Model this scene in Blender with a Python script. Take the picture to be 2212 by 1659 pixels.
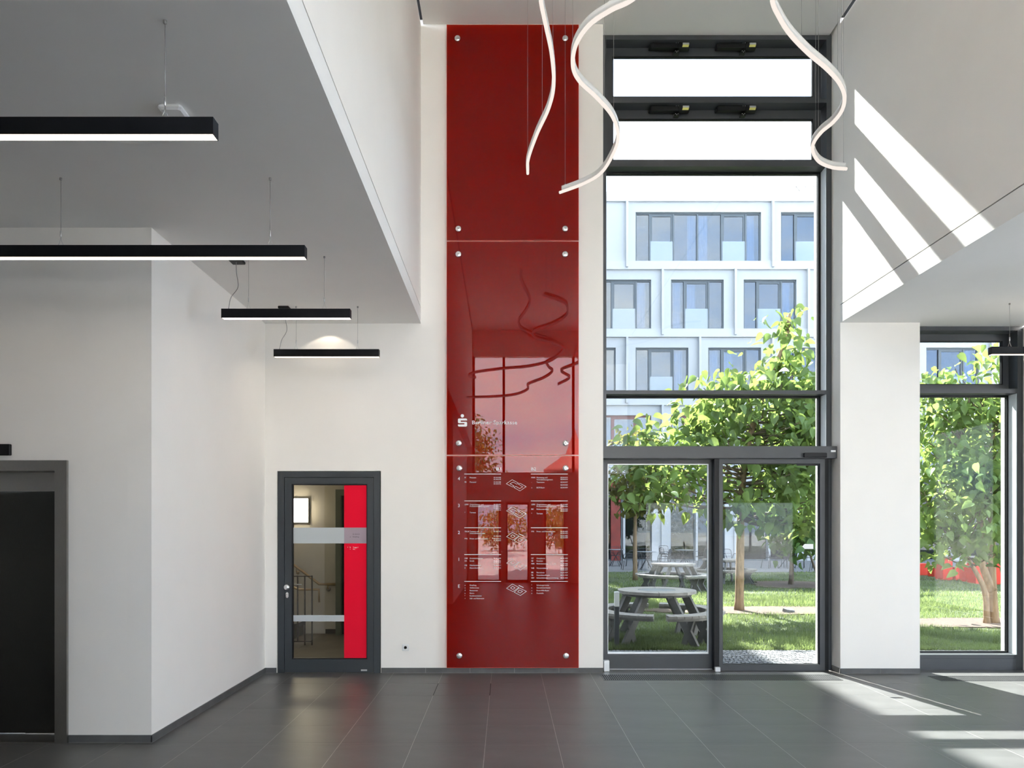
import bpy, math, random
import numpy as np
from mathutils import Vector, Matrix, Euler

# ------------------------------------------------------------------ scene, camera, world, sun
for o in list(bpy.data.objects):
    bpy.data.objects.remove(o)
sc = bpy.context.scene
col = sc.collection
random.seed(11)
RNG = np.random.default_rng(11)

F = 1615.0                      # focal length in pixels of the 2212 px wide frame
VX, VY, EYE = 1091.0, 1136.0, 1.80
cam_d = bpy.data.cameras.new('camera')
cam_d.sensor_width = 36.0
cam_d.lens = F / 2212 * 36.0
cam_d.shift_x = (1106.0 - VX) / 2212
cam_d.shift_y = (VY - 829.5) / 2212
cam_d.clip_end = 500
cam = bpy.data.objects.new('camera', cam_d)
cam.location = (0, 0, EYE)
cam.rotation_euler = (math.pi / 2, 0, 0)
col.objects.link(cam)
sc.camera = cam

sc.view_settings.view_transform = 'Standard'
sc.view_settings.look = 'None'
sc.view_settings.exposure = 1.43
sc.view_settings.gamma = 1.0
sc.view_settings.use_curve_mapping = False
sc.cycles.use_denoising = True
sc.cycles.max_bounces = 10
sc.cycles.diffuse_bounces = 7
sc.cycles.transparent_max_bounces = 24
sc.cycles.caustics_reflective = False
sc.cycles.caustics_refractive = False
sc.cycles.sample_clamp_indirect = 6.0

SKY = 5.2
world = bpy.data.worlds.new('daylight')
sc.world = world
world.use_nodes = True
wn = world.node_tree
for n in list(wn.nodes):
    wn.nodes.remove(n)
w_out = wn.nodes.new('ShaderNodeOutputWorld')
w_bg = wn.nodes.new('ShaderNodeBackground')
w_tc = wn.nodes.new('ShaderNodeTexCoord')
w_map = wn.nodes.new('ShaderNodeMapping')
w_map.inputs['Scale'].default_value = (1.0, 1.0, 2.6)
w_noise = wn.nodes.new('ShaderNodeTexNoise')
w_noise.inputs['Scale'].default_value = 2.3
w_noise.inputs['Detail'].default_value = 6.0
w_noise.inputs['Roughness'].default_value = 0.55
w_ramp = wn.nodes.new('ShaderNodeValToRGB')
w_ramp.color_ramp.elements[0].position = 0.43
w_ramp.color_ramp.elements[0].color = (0.50, 0.67, 0.97, 1)
w_ramp.color_ramp.elements[1].position = 0.60
w_ramp.color_ramp.elements[1].color = (1.0, 0.99, 0.98, 1)
w_bg.inputs['Strength'].default_value = SKY
wn.links.new(w_tc.outputs['Generated'], w_map.inputs['Vector'])
wn.links.new(w_map.outputs['Vector'], w_noise.inputs['Vector'])
wn.links.new(w_noise.outputs['Fac'], w_ramp.inputs['Fac'])
wn.links.new(w_ramp.outputs['Color'], w_bg.inputs['Color'])
wn.links.new(w_bg.outputs['Background'], w_out.inputs['Surface'])

sun_d = bpy.data.lights.new('sun', 'SUN')
sun_d.energy = 34.0
sun_d.angle = math.radians(0.55)
sun_d.color = (1.0, 0.97, 0.92)
sun = bpy.data.objects.new('sun', sun_d)
SUN_DIR = Vector((0.225, -1.0, -1.054)).normalized()
sun.rotation_euler = SUN_DIR.to_track_quat('-Z', 'Y').to_euler()
sun.location = (-5, 30, 40)
col.objects.link(sun)

# ------------------------------------------------------------------ helpers
WL = {}


def at(px, py, Y):
    return Vector(((px - VX) * Y / F, Y, EYE + (VY - py) * Y / F))


def xat(px, Y):
    return (px - VX) * Y / F


def zat(py, Y):
    return EYE + (VY - py) * Y / F


def tag(o, label=None, cat=None, group=None, kind=None):
    if label:
        o['label'] = label
    if cat:
        o['category'] = cat
    if group:
        o['group'] = group
    if kind:
        o['kind'] = kind
    return o


def thing(name, loc, label=None, cat=None, group=None, kind=None):
    o = bpy.data.objects.new(name, None)
    o.empty_display_size = 0.1
    o.location = loc
    col.objects.link(o)
    WL[o.name] = Vector(loc)
    return tag(o, label, cat, group, kind)


class MB:
    def __init__(s):
        s.v, s.f, s.sm = [], [], []

    def add(s, vs, fs, smooth=False):
        n = len(s.v)
        s.v += [tuple(v) for v in vs]
        s.f += [tuple(i + n for i in f) for f in fs]
        s.sm += [smooth] * len(fs)
        return s

    def box(s, x0, x1, y0, y1, z0, z1):
        v = [(x0, y0, z0), (x1, y0, z0), (x1, y1, z0), (x0, y1, z0),
             (x0, y0, z1), (x1, y0, z1), (x1, y1, z1), (x0, y1, z1)]
        return s.add(v, [(3, 2, 1, 0), (4, 5, 6, 7), (0, 1, 5, 4), (1, 2, 6, 5), (2, 3, 7, 6), (3, 0, 4, 7)])

    def cbox(s, x0, x1, y0, y1, z0, z1, c=0.004):
        # box with chamfered vertical and top edges: two stacked rings
        def ring(x0, x1, y0, y1, z):
            return [(x0 + c, y0, z), (x1 - c, y0, z), (x1, y0 + c, z), (x1, y1 - c, z),
                    (x1 - c, y1, z), (x0 + c, y1, z), (x0, y1 - c, z), (x0, y0 + c, z)]
        r = [ring(x0 + c, x1 - c, y0 + c, y1 - c, z0), ring(x0, x1, y0, y1, z0 + c),
             ring(x0, x1, y0, y1, z1 - c), ring(x0 + c, x1 - c, y0 + c, y1 - c, z1)]
        vs = sum(r, [])
        fs = [tuple(range(7, -1, -1)), tuple(range(24, 32))]
        for k in range(3):
            for i in range(8):
                j = (i + 1) % 8
                fs.append((k * 8 + i, k * 8 + j, k * 8 + 8 + j, k * 8 + 8 + i))
        return s.add(vs, fs)

    def obox(s, size, M):
        a, b, c = size[0] / 2, size[1] / 2, size[2] / 2
        v = [M @ Vector(p) for p in [(-a, -b, -c), (a, -b, -c), (a, b, -c), (-a, b, -c), (-a, -b, c), (a, -b, c), (a, b, c), (-a, b, c)]]
        return s.add(v, [(3, 2, 1, 0), (4, 5, 6, 7), (0, 1, 5, 4), (1, 2, 6, 5), (2, 3, 7, 6), (3, 0, 4, 7)])

    def bar(s, p0, p1, w, h, up=(0, 0, 1)):
        p0, p1 = Vector(p0), Vector(p1)
        d = p1 - p0
        y = d.normalized()
        x = y.cross(Vector(up)).normalized()
        z = x.cross(y)
        M = Matrix((x, y, z)).transposed().to_4x4()
        M.translation = (p0 + p1) / 2
        return s.obox((w, d.length, h), M)

    def tube(s, pts, r, n=8, caps=True):
        pts = [Vector(p) for p in pts]
        rr = r if isinstance(r, (list, tuple)) else [r] * len(pts)
        vs, fs = [], []
        prev = None
        for i, p in enumerate(pts):
            d = (pts[min(i + 1, len(pts) - 1)] - pts[max(i - 1, 0)]).normalized()
            if prev is None:
                a = Vector((0, 0, 1)) if abs(d.z) < 0.9 else Vector((1, 0, 0))
                x = d.cross(a).normalized()
            else:
                x = (prev - d * prev.dot(d)).normalized()
            prev = x
            y = d.cross(x)
            for k in range(n):
                t = 2 * math.pi * k / n
                vs.append(p + (x * math.cos(t) + y * math.sin(t)) * rr[i])
        for i in range(len(pts) - 1):
            for k in range(n):
                j = (k + 1) % n
                fs.append((i * n + k, i * n + j, (i + 1) * n + j, (i + 1) * n + k))
        s.add(vs, fs, True)
        if caps:
            m = len(s.v) - len(vs)
            e = len(pts) - 1
            s.f += [tuple(m + k for k in range(n - 1, -1, -1)), tuple(m + e * n + k for k in range(n))]
            s.sm += [False, False]
        return s

    def lathe(s, prof, M, n=20):
        # prof: list of (radius, height); axis = local z of M
        vs, fs = [], []
        for r, h in prof:
            for k in range(n):
                t = 2 * math.pi * k / n
                vs.append(M @ Vector((r * math.cos(t), r * math.sin(t), h)))
        for i in range(len(prof) - 1):
            for k in range(n):
                j = (k + 1) % n
                fs.append((i * n + k, i * n + j, (i + 1) * n + j, (i + 1) * n + k))
        fs.append(tuple(range(n - 1, -1, -1)))
        e = (len(prof) - 1) * n
        fs.append(tuple(e + k for k in range(n)))
        return s.add(vs, fs, True)

    def prism_y(s, poly, y0, y1):
        # polygon in the XZ plane (counter-clockwise seen from -Y), pushed along Y
        n = len(poly)
        vs = [(p[0], y0, p[1]) for p in poly] + [(p[0], y1, p[1]) for p in poly]
        fs = [tuple(range(n)), tuple(range(2 * n - 1, n - 1, -1))]
        for i in range(n):
            j = (i + 1) % n
            fs.append((j, i, n + i, n + j))
        return s.add(vs, fs)

    def prism_z(s, poly, z0, z1):
        n = len(poly)
        vs = [(p[0], p[1], z0) for p in poly] + [(p[0], p[1], z1) for p in poly]
        fs = [tuple(range(n - 1, -1, -1)), tuple(range(n, 2 * n))]
        for i in range(n):
            j = (i + 1) % n
            fs.append((i, j, n + j, n + i))
        return s.add(vs, fs)

    def frame(s, x0, x1, z0, z1, y0, y1, l, r, b, t):
        # rectangular ring lying in the XZ plane
        s.box(x0, x0 + l, y0, y1, z0, z1)
        s.box(x1 - r, x1, y0, y1, z0, z1)
        if b:
            s.box(x0 + l, x1 - r, y0, y1, z0, z0 + b)
        if t:
            s.box(x0 + l, x1 - r, y0, y1, z1 - t, z1)
        return s

    def sweep(s, pts, prof, up=Vector((0, 0, 1))):
        # prof: closed list of (side, up) offsets carried along a horizontal path
        pts = [Vector(p) for p in pts]
        n = len(prof)
        vs, fs = [], []
        for i, p in enumerate(pts):
            d = (pts[min(i + 1, len(pts) - 1)] - pts[max(i - 1, 0)]).normalized()
            x = d.cross(up).normalized()
            for a, b in prof:
                vs.append(p + x * a + up * b)
        for i in range(len(pts) - 1):
            for k in range(n):
                j = (k + 1) % n
                fs.append((i * n + k, i * n + j, (i + 1) * n + j, (i + 1) * n + k))
        s.add(vs, fs, True)
        m = len(s.v) - len(vs)
        e = len(pts) - 1
        s.f += [tuple(m + k for k in range(n - 1, -1, -1)), tuple(m + e * n + k for k in range(n))]
        s.sm += [False, False]
        return s

    def mesh(s, name, off=Vector((0, 0, 0))):
        me = bpy.data.meshes.new(name)
        me.from_pydata([(v[0] - off[0], v[1] - off[1], v[2] - off[2]) for v in s.v], [], s.f)
        me.polygons.foreach_set('use_smooth', s.sm)
        me.update()
        return me

    def build(s, name, m, parent=None, loc=None, label=None, cat=None, group=None, kind=None):
        off = WL[parent.name] if parent else Vector(loc) if loc else Vector((0, 0, 0))
        me = s.mesh(name, off)
        me.materials.append(m)
        o = bpy.data.objects.new(name, me)
        col.objects.link(o)
        if parent:
            o.parent = parent
        else:
            o.location = off
        WL[o.name] = Vector(off)
        return tag(o, label, cat, group, kind)


def copy_tree(o, parent=None):
    c = o.copy()
    col.objects.link(c)
    c.parent = parent
    for ch in list(o.children):
        copy_tree(ch, c)
    return c


def smooth_path(pts, sub=8):
    # Catmull-Rom through the points
    pts = [Vector(p) for p in pts]
    P = [pts[0] * 2 - pts[1]] + pts + [pts[-1] * 2 - pts[-2]]
    out = []
    for i in range(1, len(P) - 2):
        for k in range(sub):
            t = k / sub
            a, b, c, d = P[i - 1], P[i], P[i + 1], P[i + 2]
            out.append(0.5 * ((2 * b) + (c - a) * t + (2 * a - 5 * b + 4 * c - d) * t * t + (3 * b - a - 3 * c + d) * t ** 3))
    out.append(pts[-1])
    return out


# ------------------------------------------------------------------ materials
def newmat(name):
    m = bpy.data.materials.new(name)
    m.use_nodes = True
    nt = m.node_tree
    for n in list(nt.nodes):
        nt.nodes.remove(n)
    out = nt.nodes.new('ShaderNodeOutputMaterial')
    return m, nt, out


def mat(name, c, rough=0.6, metal=0.0, var=0.06, scale=6.0, bump=0.0, bscale=60.0, spec=0.5, stretch=None, rvar=0.0, coat=0.0):
    m, nt, out = newmat(name)
    b = nt.nodes.new('ShaderNodeBsdfPrincipled')
    b.inputs['Roughness'].default_value = rough
    b.inputs['Metallic'].default_value = metal
    b.inputs['Specular IOR Level'].default_value = spec
    b.inputs['Coat Weight'].default_value = coat
    tc = nt.nodes.new('ShaderNodeTexCoord')
    mp = nt.nodes.new('ShaderNodeMapping')
    if stretch:
        mp.inputs['Scale'].default_value = stretch
    nt.links.new(tc.outputs['Object'], mp.inputs['Vector'])
    no = nt.nodes.new('ShaderNodeTexNoise')
    no.inputs['Scale'].default_value = scale
    no.inputs['Detail'].default_value = 5
    nt.links.new(mp.outputs['Vector'], no.inputs['Vector'])
    rp = nt.nodes.new('ShaderNodeValToRGB')
    rp.color_ramp.elements[0].position = 0.3
    rp.color_ramp.elements[1].position = 0.7
    rp.color_ramp.elements[0].color = tuple(max(0, x * (1 - var)) for x in c[:3]) + (1,)
    rp.color_ramp.elements[1].color = tuple(min(1, x * (1 + var)) for x in c[:3]) + (1,)
    nt.links.new(no.outputs['Fac'], rp.inputs['Fac'])
    nt.links.new(rp.outputs['Color'], b.inputs['Base Color'])
    if rvar:
        mr = nt.nodes.new('ShaderNodeMapRange')
        mr.inputs['To Min'].default_value = rough - rvar
        mr.inputs['To Max'].default_value = rough + rvar
        nt.links.new(no.outputs['Fac'], mr.inputs['Value'])
        nt.links.new(mr.outputs['Result'], b.inputs['Roughness'])
    if bump:
        n2 = nt.nodes.new('ShaderNodeTexNoise')
        n2.inputs['Scale'].default_value = bscale
        n2.inputs['Detail'].default_value = 4
        nt.links.new(mp.outputs['Vector'], n2.inputs['Vector'])
        bp = nt.nodes.new('ShaderNodeBump')
        bp.inputs['Strength'].default_value = bump
        bp.inputs['Distance'].default_value = 0.01
        nt.links.new(n2.outputs['Fac'], bp.inputs['Height'])
        nt.links.new(bp.outputs['Normal'], b.inputs['Normal'])
    nt.links.new(b.outputs['BSDF'], out.inputs['Surface'])
    return m


def emit(name, c, strength):
    m, nt, out = newmat(name)
    e = nt.nodes.new('ShaderNodeEmission')
    e.inputs['Color'].default_value = tuple(c) + (1,)
    e.inputs['Strength'].default_value = strength
    nt.links.new(e.outputs['Emission'], out.inputs['Surface'])
    return m


def glass(name, tint, refl=0.05, body=None, body_fac=0.0, rough=0.0, gloss=(1, 1, 1)):
    # pane: tinted see-through with a mirror share that grows towards grazing; optional diffuse film
    m, nt, out = newmat(name)
    tr = nt.nodes.new('ShaderNodeBsdfTransparent')
    tr.inputs['Color'].default_value = tuple(tint) + (1,)
    gl = nt.nodes.new('ShaderNodeBsdfGlossy')
    gl.inputs['Roughness'].default_value = rough
    gl.inputs['Color'].default_value = tuple(gloss) + (1,)
    lw = nt.nodes.new('ShaderNodeLayerWeight')
    lw.inputs['Blend'].default_value = 0.5
    pw = nt.nodes.new('ShaderNodeMath')
    pw.operation = 'POWER'
    pw.inputs[1].default_value = 5.0
    nt.links.new(lw.outputs['Facing'], pw.inputs[0])
    ma = nt.nodes.new('ShaderNodeMath')
    ma.operation = 'MULTIPLY_ADD'
    ma.inputs[1].default_value = 1 - refl
    ma.inputs[2].default_value = refl
    nt.links.new(pw.outputs[0], ma.inputs[0])
    first = tr
    if body:
        di = nt.nodes.new('ShaderNodeBsdfDiffuse')
        di.inputs['Color'].default_value = tuple(body) + (1,)
        mb = nt.nodes.new('ShaderNodeMixShader')
        mb.inputs['Fac'].default_value = body_fac
        nt.links.new(tr.outputs[0], mb.inputs[1])
        nt.links.new(di.outputs[0], mb.inputs[2])
        first = mb
    mx = nt.nodes.new('ShaderNodeMixShader')
    nt.links.new(ma.outputs[0], mx.inputs['Fac'])
    nt.links.new(first.outputs[0], mx.inputs[1])
    nt.links.new(gl.outputs[0], mx.inputs[2])
    nt.links.new(mx.outputs[0], out.inputs['Surface'])
    return m


def leafmat(name, c_ref, c_tr, var=0.35, scale=1.6):
    m, nt, out = newmat(name)
    geo = nt.nodes.new('ShaderNodeNewGeometry')
    no = nt.nodes.new('ShaderNodeTexNoise')
    no.inputs['Scale'].default_value = scale
    no.inputs['Detail'].default_value = 3
    nt.links.new(geo.outputs['Position'], no.inputs['Vector'])

    def ramp(c):
        rp = nt.nodes.new('ShaderNodeValToRGB')
        rp.color_ramp.elements[0].position = 0.35
        rp.color_ramp.elements[1].position = 0.65
        rp.color_ramp.elements[0].color = tuple(x * (1 - var) for x in c) + (1,)
        rp.color_ramp.elements[1].color = tuple(min(1, x * (1 + var)) for x in c) + (1,)
        nt.links.new(no.outputs['Fac'], rp.inputs['Fac'])
        return rp
    b = nt.nodes.new('ShaderNodeBsdfPrincipled')
    b.inputs['Roughness'].default_value = 0.45
    b.inputs['Specular IOR Level'].default_value = 0.4
    t = nt.nodes.new('ShaderNodeBsdfTranslucent')
    nt.links.new(ramp(c_ref).outputs['Color'], b.inputs['Base Color'])
    nt.links.new(ramp(c_tr).outputs['Color'], t.inputs['Color'])
    mx = nt.nodes.new('ShaderNodeMixShader')
    mx.inputs['Fac'].default_value = 0.5
    nt.links.new(b.outputs[0], mx.inputs[1])
    nt.links.new(t.outputs[0], mx.inputs[2])
    nt.links.new(mx.outputs[0], out.inputs['Surface'])
    return m


M = {}
M['wall'] = mat('white_plaster', (0.87, 0.835, 0.785), 0.9, var=0.012, scale=2.0, bump=0.05, bscale=180, spec=0.2)
M['ceil'] = mat('ceiling_plaster', (0.84, 0.825, 0.795), 0.92, var=0.012, scale=2.0, spec=0.15)
M['gap'] = mat('shadow_joint', (0.012, 0.012, 0.013), 0.9, var=0.1)
M['grout'] = mat('floor_grout', (0.40, 0.39, 0.37), 0.9, var=0.1, scale=20)
M['tile'] = mat('porcelain_tile', (0.102, 0.100, 0.097), 0.40, var=0.22, scale=2.2, bump=0.03, bscale=40, stretch=(0.7, 2.0, 1), rvar=0.05, spec=0.5)
M['skirt'] = mat('baseboard_tile', (0.10, 0.10, 0.098), 0.5, var=0.2, scale=5)
M['frame'] = mat('anthracite_metal', (0.052, 0.056, 0.061), 0.40, var=0.08, scale=3, spec=0.5)
M['doorframe'] = mat('door_steel', (0.036, 0.042, 0.047), 0.45, var=0.06, scale=3)
M['black'] = mat('black_metal', (0.006, 0.006, 0.007), 0.5, var=0.1, spec=0.3)
M['lampblack'] = mat('lamp_housing', (0.006, 0.0065, 0.008), 0.5, var=0.1, spec=0.2)
M['steel'] = mat('brushed_steel', (0.55, 0.55, 0.54), 0.32, metal=1.0, var=0.05, scale=40, stretch=(1, 1, 12))
M['darksteel'] = mat('dark_brushed_steel', (0.40, 0.385, 0.36), 0.36, metal=1.0, var=0.06, scale=60, stretch=(14, 14, 0.6))
M['liftdoor'] = mat('lift_door_steel', (0.075, 0.075, 0.07), 0.42, metal=1.0, var=0.08, scale=60, stretch=(14, 14, 0.6))
M['wire'] = mat('steel_wire', (0.35, 0.34, 0.32), 0.4, metal=0.6, var=0.05)
M['chrome'] = mat('standoff_steel', (0.78, 0.78, 0.77), 0.25, metal=0.9, var=0.03, scale=30)
M['white'] = mat('white_plastic', (0.80, 0.80, 0.79), 0.4, var=0.02)
M['grille'] = mat('grille_metal', (0.10, 0.10, 0.10), 0.4, metal=0.6, var=0.06)
M['letter'] = mat('white_print', (0.86, 0.85, 0.83), 0.6, var=0.01)
M['darkprint'] = mat('dark_print', (0.05, 0.04, 0.05), 0.6, var=0.05)
M['redglass'] = glass('red_glass', (0.69, 0.08, 0.012), 0.025, body=(0.40, 0.006, 0.0), body_fac=0.17, gloss=(1, 0.93, 0.95))
M['rededge'] = mat('red_glass_edge', (0.75, 0.20, 0.13), 0.25, var=0.08, scale=8)
M['redfilm'] = glass('red_film', (0.45, 0.01, 0.02), 0.035, body=(0.93, 0.012, 0.04), body_fac=0.95)
M['frost'] = glass('frosted_film', (0.6, 0.62, 0.63), 0.03, body=(0.62, 0.66, 0.67), body_fac=0.80)
M['pane'] = glass('window_glass', (0.52, 0.54, 0.542), 0.009)
M['cleanpane'] = glass('clear_glass', (0.92, 0.93, 0.92), 0.03)
M['doorpane'] = glass('door_glass', (0.84, 0.85, 0.83), 0.03)
M['lampwarm'] = emit('lamp_diffuser', (1.0, 0.82, 0.63), 2.4)
M['ribbon'] = emit('ribbon_diffuser', (1.0, 0.90, 0.82), 0.37)
M['stairlamp'] = emit('stair_lamp', (1.0, 0.85, 0.62), 15.0)
M['profile'] = mat('white_profile', (0.80, 0.79, 0.77), 0.45, var=0.02)
M['yellow'] = mat('yellow_label', (0.62, 0.60, 0.16), 0.6, var=0.08)
M['grey'] = mat('grey_label', (0.42, 0.43, 0.44), 0.6, var=0.08)
M['alu'] = mat('aluminium', (0.66, 0.67, 0.68), 0.4, metal=0.7, var=0.04)
M['brass'] = mat('handrail_metal', (0.55, 0.42, 0.26), 0.35, metal=0.8, var=0.06)
M['stairwall'] = mat('stair_plaster', (0.74, 0.71, 0.65), 0.9, var=0.03)
M['stairfloor'] = mat('stair_floor', (0.16, 0.145, 0.125), 0.5, var=0.12, scale=3)
M['railmetal'] = mat('balustrade_metal', (0.055, 0.05, 0.045), 0.5, metal=0.3, var=0.08)
# outdoors
M['facade'] = mat('facade_white', (0.44, 0.453, 0.462), 0.8, var=0.02, scale=0.6)
M['facade_band'] = mat('facade_band', (0.48, 0.49, 0.498), 0.8, var=0.02, scale=0.6)
M['fwin'] = mat('facade_window_frame', (0.10, 0.12, 0.135), 0.5, var=0.08)
M['fred'] = mat('reddish_window_frame', (0.22, 0.10, 0.09), 0.5, var=0.08)
M['core'] = mat('dim_interior', (0.055, 0.06, 0.065), 0.9, var=0.5, scale=0.5)
M['curtain'] = mat('pale_curtain', (0.55, 0.62, 0.66), 0.9, var=0.25, scale=9, stretch=(6, 1, 0.1))
M['fglass'] = glass('facade_glass', (0.42, 0.56, 0.70), 0.12)
M['shopglass'] = glass('shopfront_glass', (0.45, 0.52, 0.56), 0.05)
M['frail'] = glass('frosted_rail_glass', (0.7, 0.8, 0.85), 0.08, body=(0.5, 0.58, 0.63), body_fac=0.35)
M['redpaint'] = mat('red_panel', (0.20, 0.022, 0.014), 0.5, var=0.3, scale=2)
M['redblock'] = mat('red_block', (0.75, 0.05, 0.02), 0.5, var=0.08, scale=2)
M['sidecover'] = mat('pale_side_cover', (0.78, 0.82, 0.84), 0.4, var=0.03)
M['brown'] = mat('brown_interior', (0.12, 0.085, 0.06), 0.8, var=0.4, scale=1.2)
M['terrace'] = mat('terrace_paving', (0.13, 0.135, 0.14), 0.8, var=0.12, scale=1.2)
M['soil'] = mat('lawn_soil', (0.065, 0.08, 0.038), 0.95, var=0.5, scale=1.1, bump=0.3, bscale=20)
M['mulch'] = mat('bark_mulch', (0.115, 0.082, 0.062), 0.95, var=0.45, scale=26, bump=0.8, bscale=70)
M['cobble'] = mat('cobble_stone', (0.21, 0.215, 0.225), 0.8, var=0.3, scale=12, bump=0.2, bscale=90)
M['joint'] = mat('cobble_joint', (0.12, 0.115, 0.11), 0.95, var=0.2, scale=30)
M['wood'] = mat('weathered_wood', (0.27, 0.255, 0.235), 0.8, var=0.22, scale=9, stretch=(1, 1, 1), bump=0.15, bscale=30)
M['woodleg'] = mat('grey_wood_leg', (0.15, 0.145, 0.14), 0.8, var=0.2, scale=9)
M['tabledisc'] = mat('table_disc', (0.22, 0.24, 0.26), 0.45, metal=0.3, var=0.08)
M['bark'] = mat('tree_bark', (0.30, 0.205, 0.125), 0.95, var=0.35, scale=9, stretch=(3, 3, 0.6), bump=0.6, bscale=18)
M['twig'] = mat('twig_bark', (0.15, 0.115, 0.085), 0.95, var=0.3, scale=9)
M['wiremetal'] = mat('bistro_metal', (0.028, 0.030, 0.034), 0.5, var=0.1)
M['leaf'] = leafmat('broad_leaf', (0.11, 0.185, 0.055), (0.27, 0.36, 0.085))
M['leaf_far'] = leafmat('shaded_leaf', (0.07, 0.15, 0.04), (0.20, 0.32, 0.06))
M['leaf_red'] = leafmat('russet_leaf', (0.12, 0.13, 0.035), (0.28, 0.26, 0.06))
M['leaf_rear'] = leafmat('hedge_leaf', (0.28, 0.24, 0.06), (0.42, 0.36, 0.07))
M['grass'] = leafmat('grass_blade', (0.115, 0.17, 0.060), (0.24, 0.30, 0.10), var=0.3, scale=0.9)
M['roofred'] = mat('red_roof', (0.42, 0.13, 0.10), 0.8, var=0.15)
M['pink'] = mat('plaza_paving', (0.58, 0.55, 0.52), 0.85, var=0.15, scale=0.8)

# ================================================================== THE ROOM
WY, XL, XS, XR, ZS, ZC = 9.16, -2.94, -1.03, 4.09, 4.28, 7.944   # back wall, left wall, gallery edge, right wall, soffit, high ceiling
LY = 6.217                                                       # lift wall
PY = 9.12                                                        # pier face
REAR = -5.3

# floor: grout bed with single tiles laid on it
floor = MB().box(-7, 9.5, REAR, 9.62, -0.2, -0.0008).build('floor', M['grout'], loc=(0, 0, 0), label='dark grey porcelain tile floor of the entrance hall', cat='floor', kind='structure')
JX, JY, G = -0.163, 8.54, 0.0024


def tile_rects(x0, x1, y0, y1):
    k0 = math.floor((x0 - JX) / 0.6)
    r = []
    for k in range(k0, math.ceil((x1 - JX) / 0.6)):
        a, b = max(JX + 0.6 * k + G, x0), min(JX + 0.6 * (k + 1) - G, x1)
        for j in range(math.floor((y0 - JY) / 0.6), math.ceil((y1 - JY) / 0.6)):
            c, d = max(JY + 0.6 * j + G, y0), min(JY + 0.6 * (j + 1) - G, y1)
            if b - a > 0.01 and d - c > 0.01:
                r.append((a, b, c, d))
    return r


near = tile_rects(XL, 6.9, LY, PY) + tile_rects(1.21, XR, PY, 9.6) + tile_rects(5.07, 6.46, PY, 9.34) + tile_rects(XL, 1.2, PY, WY) + tile_rects(-5.2, 5.1, 4.94, LY - 0.002)
_tile_me = {}
for a, b, c, d in near:
    key = (round(b - a, 3), round(d - c, 3))
    if key not in _tile_me:
        me = MB().box(0, b - a, 0, d - c, -0.0012, 0.0).mesh('tile')
        me.materials.append(M['tile'])
        _tile_me[key] = me
    o = bpy.data.objects.new('tile', _tile_me[key])
    o.location = (a, c, 0)
    o.parent = floor
    col.objects.link(o)
far = MB()
for a, b, c, d in tile_rects(-7, -5.2, 4.94, LY) + tile_rects(5.1, 9.5, 4.94, LY) + tile_rects(6.9, 9.5, LY, PY) + tile_rects(-7, 9.5, REAR, 4.938):
    far.box(a, b, c, d, -0.0012, 0.0)
far.build('tile_field', M['tile'], floor, kind='stuff')
MB().box(JX - 0.6 - 0.003, JX - 0.6 + 0.003, JY - 0.6, JY, -0.002, 0.0006).build('expansion_joint', M['gap'], floor)
MB().box(JX - 0.003, JX + 0.003, JY - 0.6, JY, -0.002, 0.0006).build('expansion_joint', M['gap'], floor)

# walls
MB().box(-3.14, -2.79, WY, 9.62, 0, 8.0).box(-2.79, -1.522, WY, 9.62, 2.472, 8.0).box(-1.522, 1.202, WY, 9.9, 0, 8.0) \
    .build('wall_back', M['wall'], loc=(0, WY, 0), label='white plaster back wall behind the red sign and the stair door', cat='wall', kind='structure')
MB().box(XR, 5.06, PY, 9.85, 0, ZS).build('wall_pier', M['wall'], loc=(4.5, PY, 0), label='white pier between the tall window and the right window', cat='wall', kind='structure')
MB().box(6.465, 9.7, PY, 9.75, 0, ZS).build('wall_back_right', M['wall'], loc=(8, PY, 0), label='white wall beyond the right window at the frame edge', cat='wall', kind='structure')
MB().box(-3.14, XL, LY, WY, 0, ZS).build('wall_left', M['wall'], loc=(XL, 7.5, 0), label='white side wall running from the lift corner to the stair door', cat='wall', kind='structure')
MB().box(-7, -4.95, LY, 6.42, 0, ZS).box(-4.95, -3.70, LY, 6.42, 2.30, ZS).box(-3.70, -3.14, LY, 6.42, 0, ZS) \
    .build('wall_lift', M['wall'], loc=(-5, LY, 0), label='white wall around the lift doors, front of the left corner', cat='wall', kind='structure')
MB().box(-7.2, -7, REAR, 6.42, 0, ZS).build('wall_far_left', M['wall'], loc=(-7, 0, 0), label='white wall closing the low zone on the left', cat='wall', kind='structure')
MB().box(-1.40, -1.20, REAR, 1.0, 0, ZS).build('wall_light_blocker', M['wall'], loc=(-1.3, -2, 0), label='added white wall beside the camera blocking rear daylight from the left zone', cat='wall', kind='structure')  # added unseen wall, keeps rear daylight off the lift wall
MB().box(9.5, 9.7, REAR, 2.2, 0, ZS).box(9.5, 9.7, 2.2, 5.2, 3.9, ZS).box(9.5, 9.7, 5.2, PY, 0, ZS).build('wall_right', M['wall'], loc=(9.5, 0, 0), label='white wall closing the low zone on the right', cat='wall', kind='structure')

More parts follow.
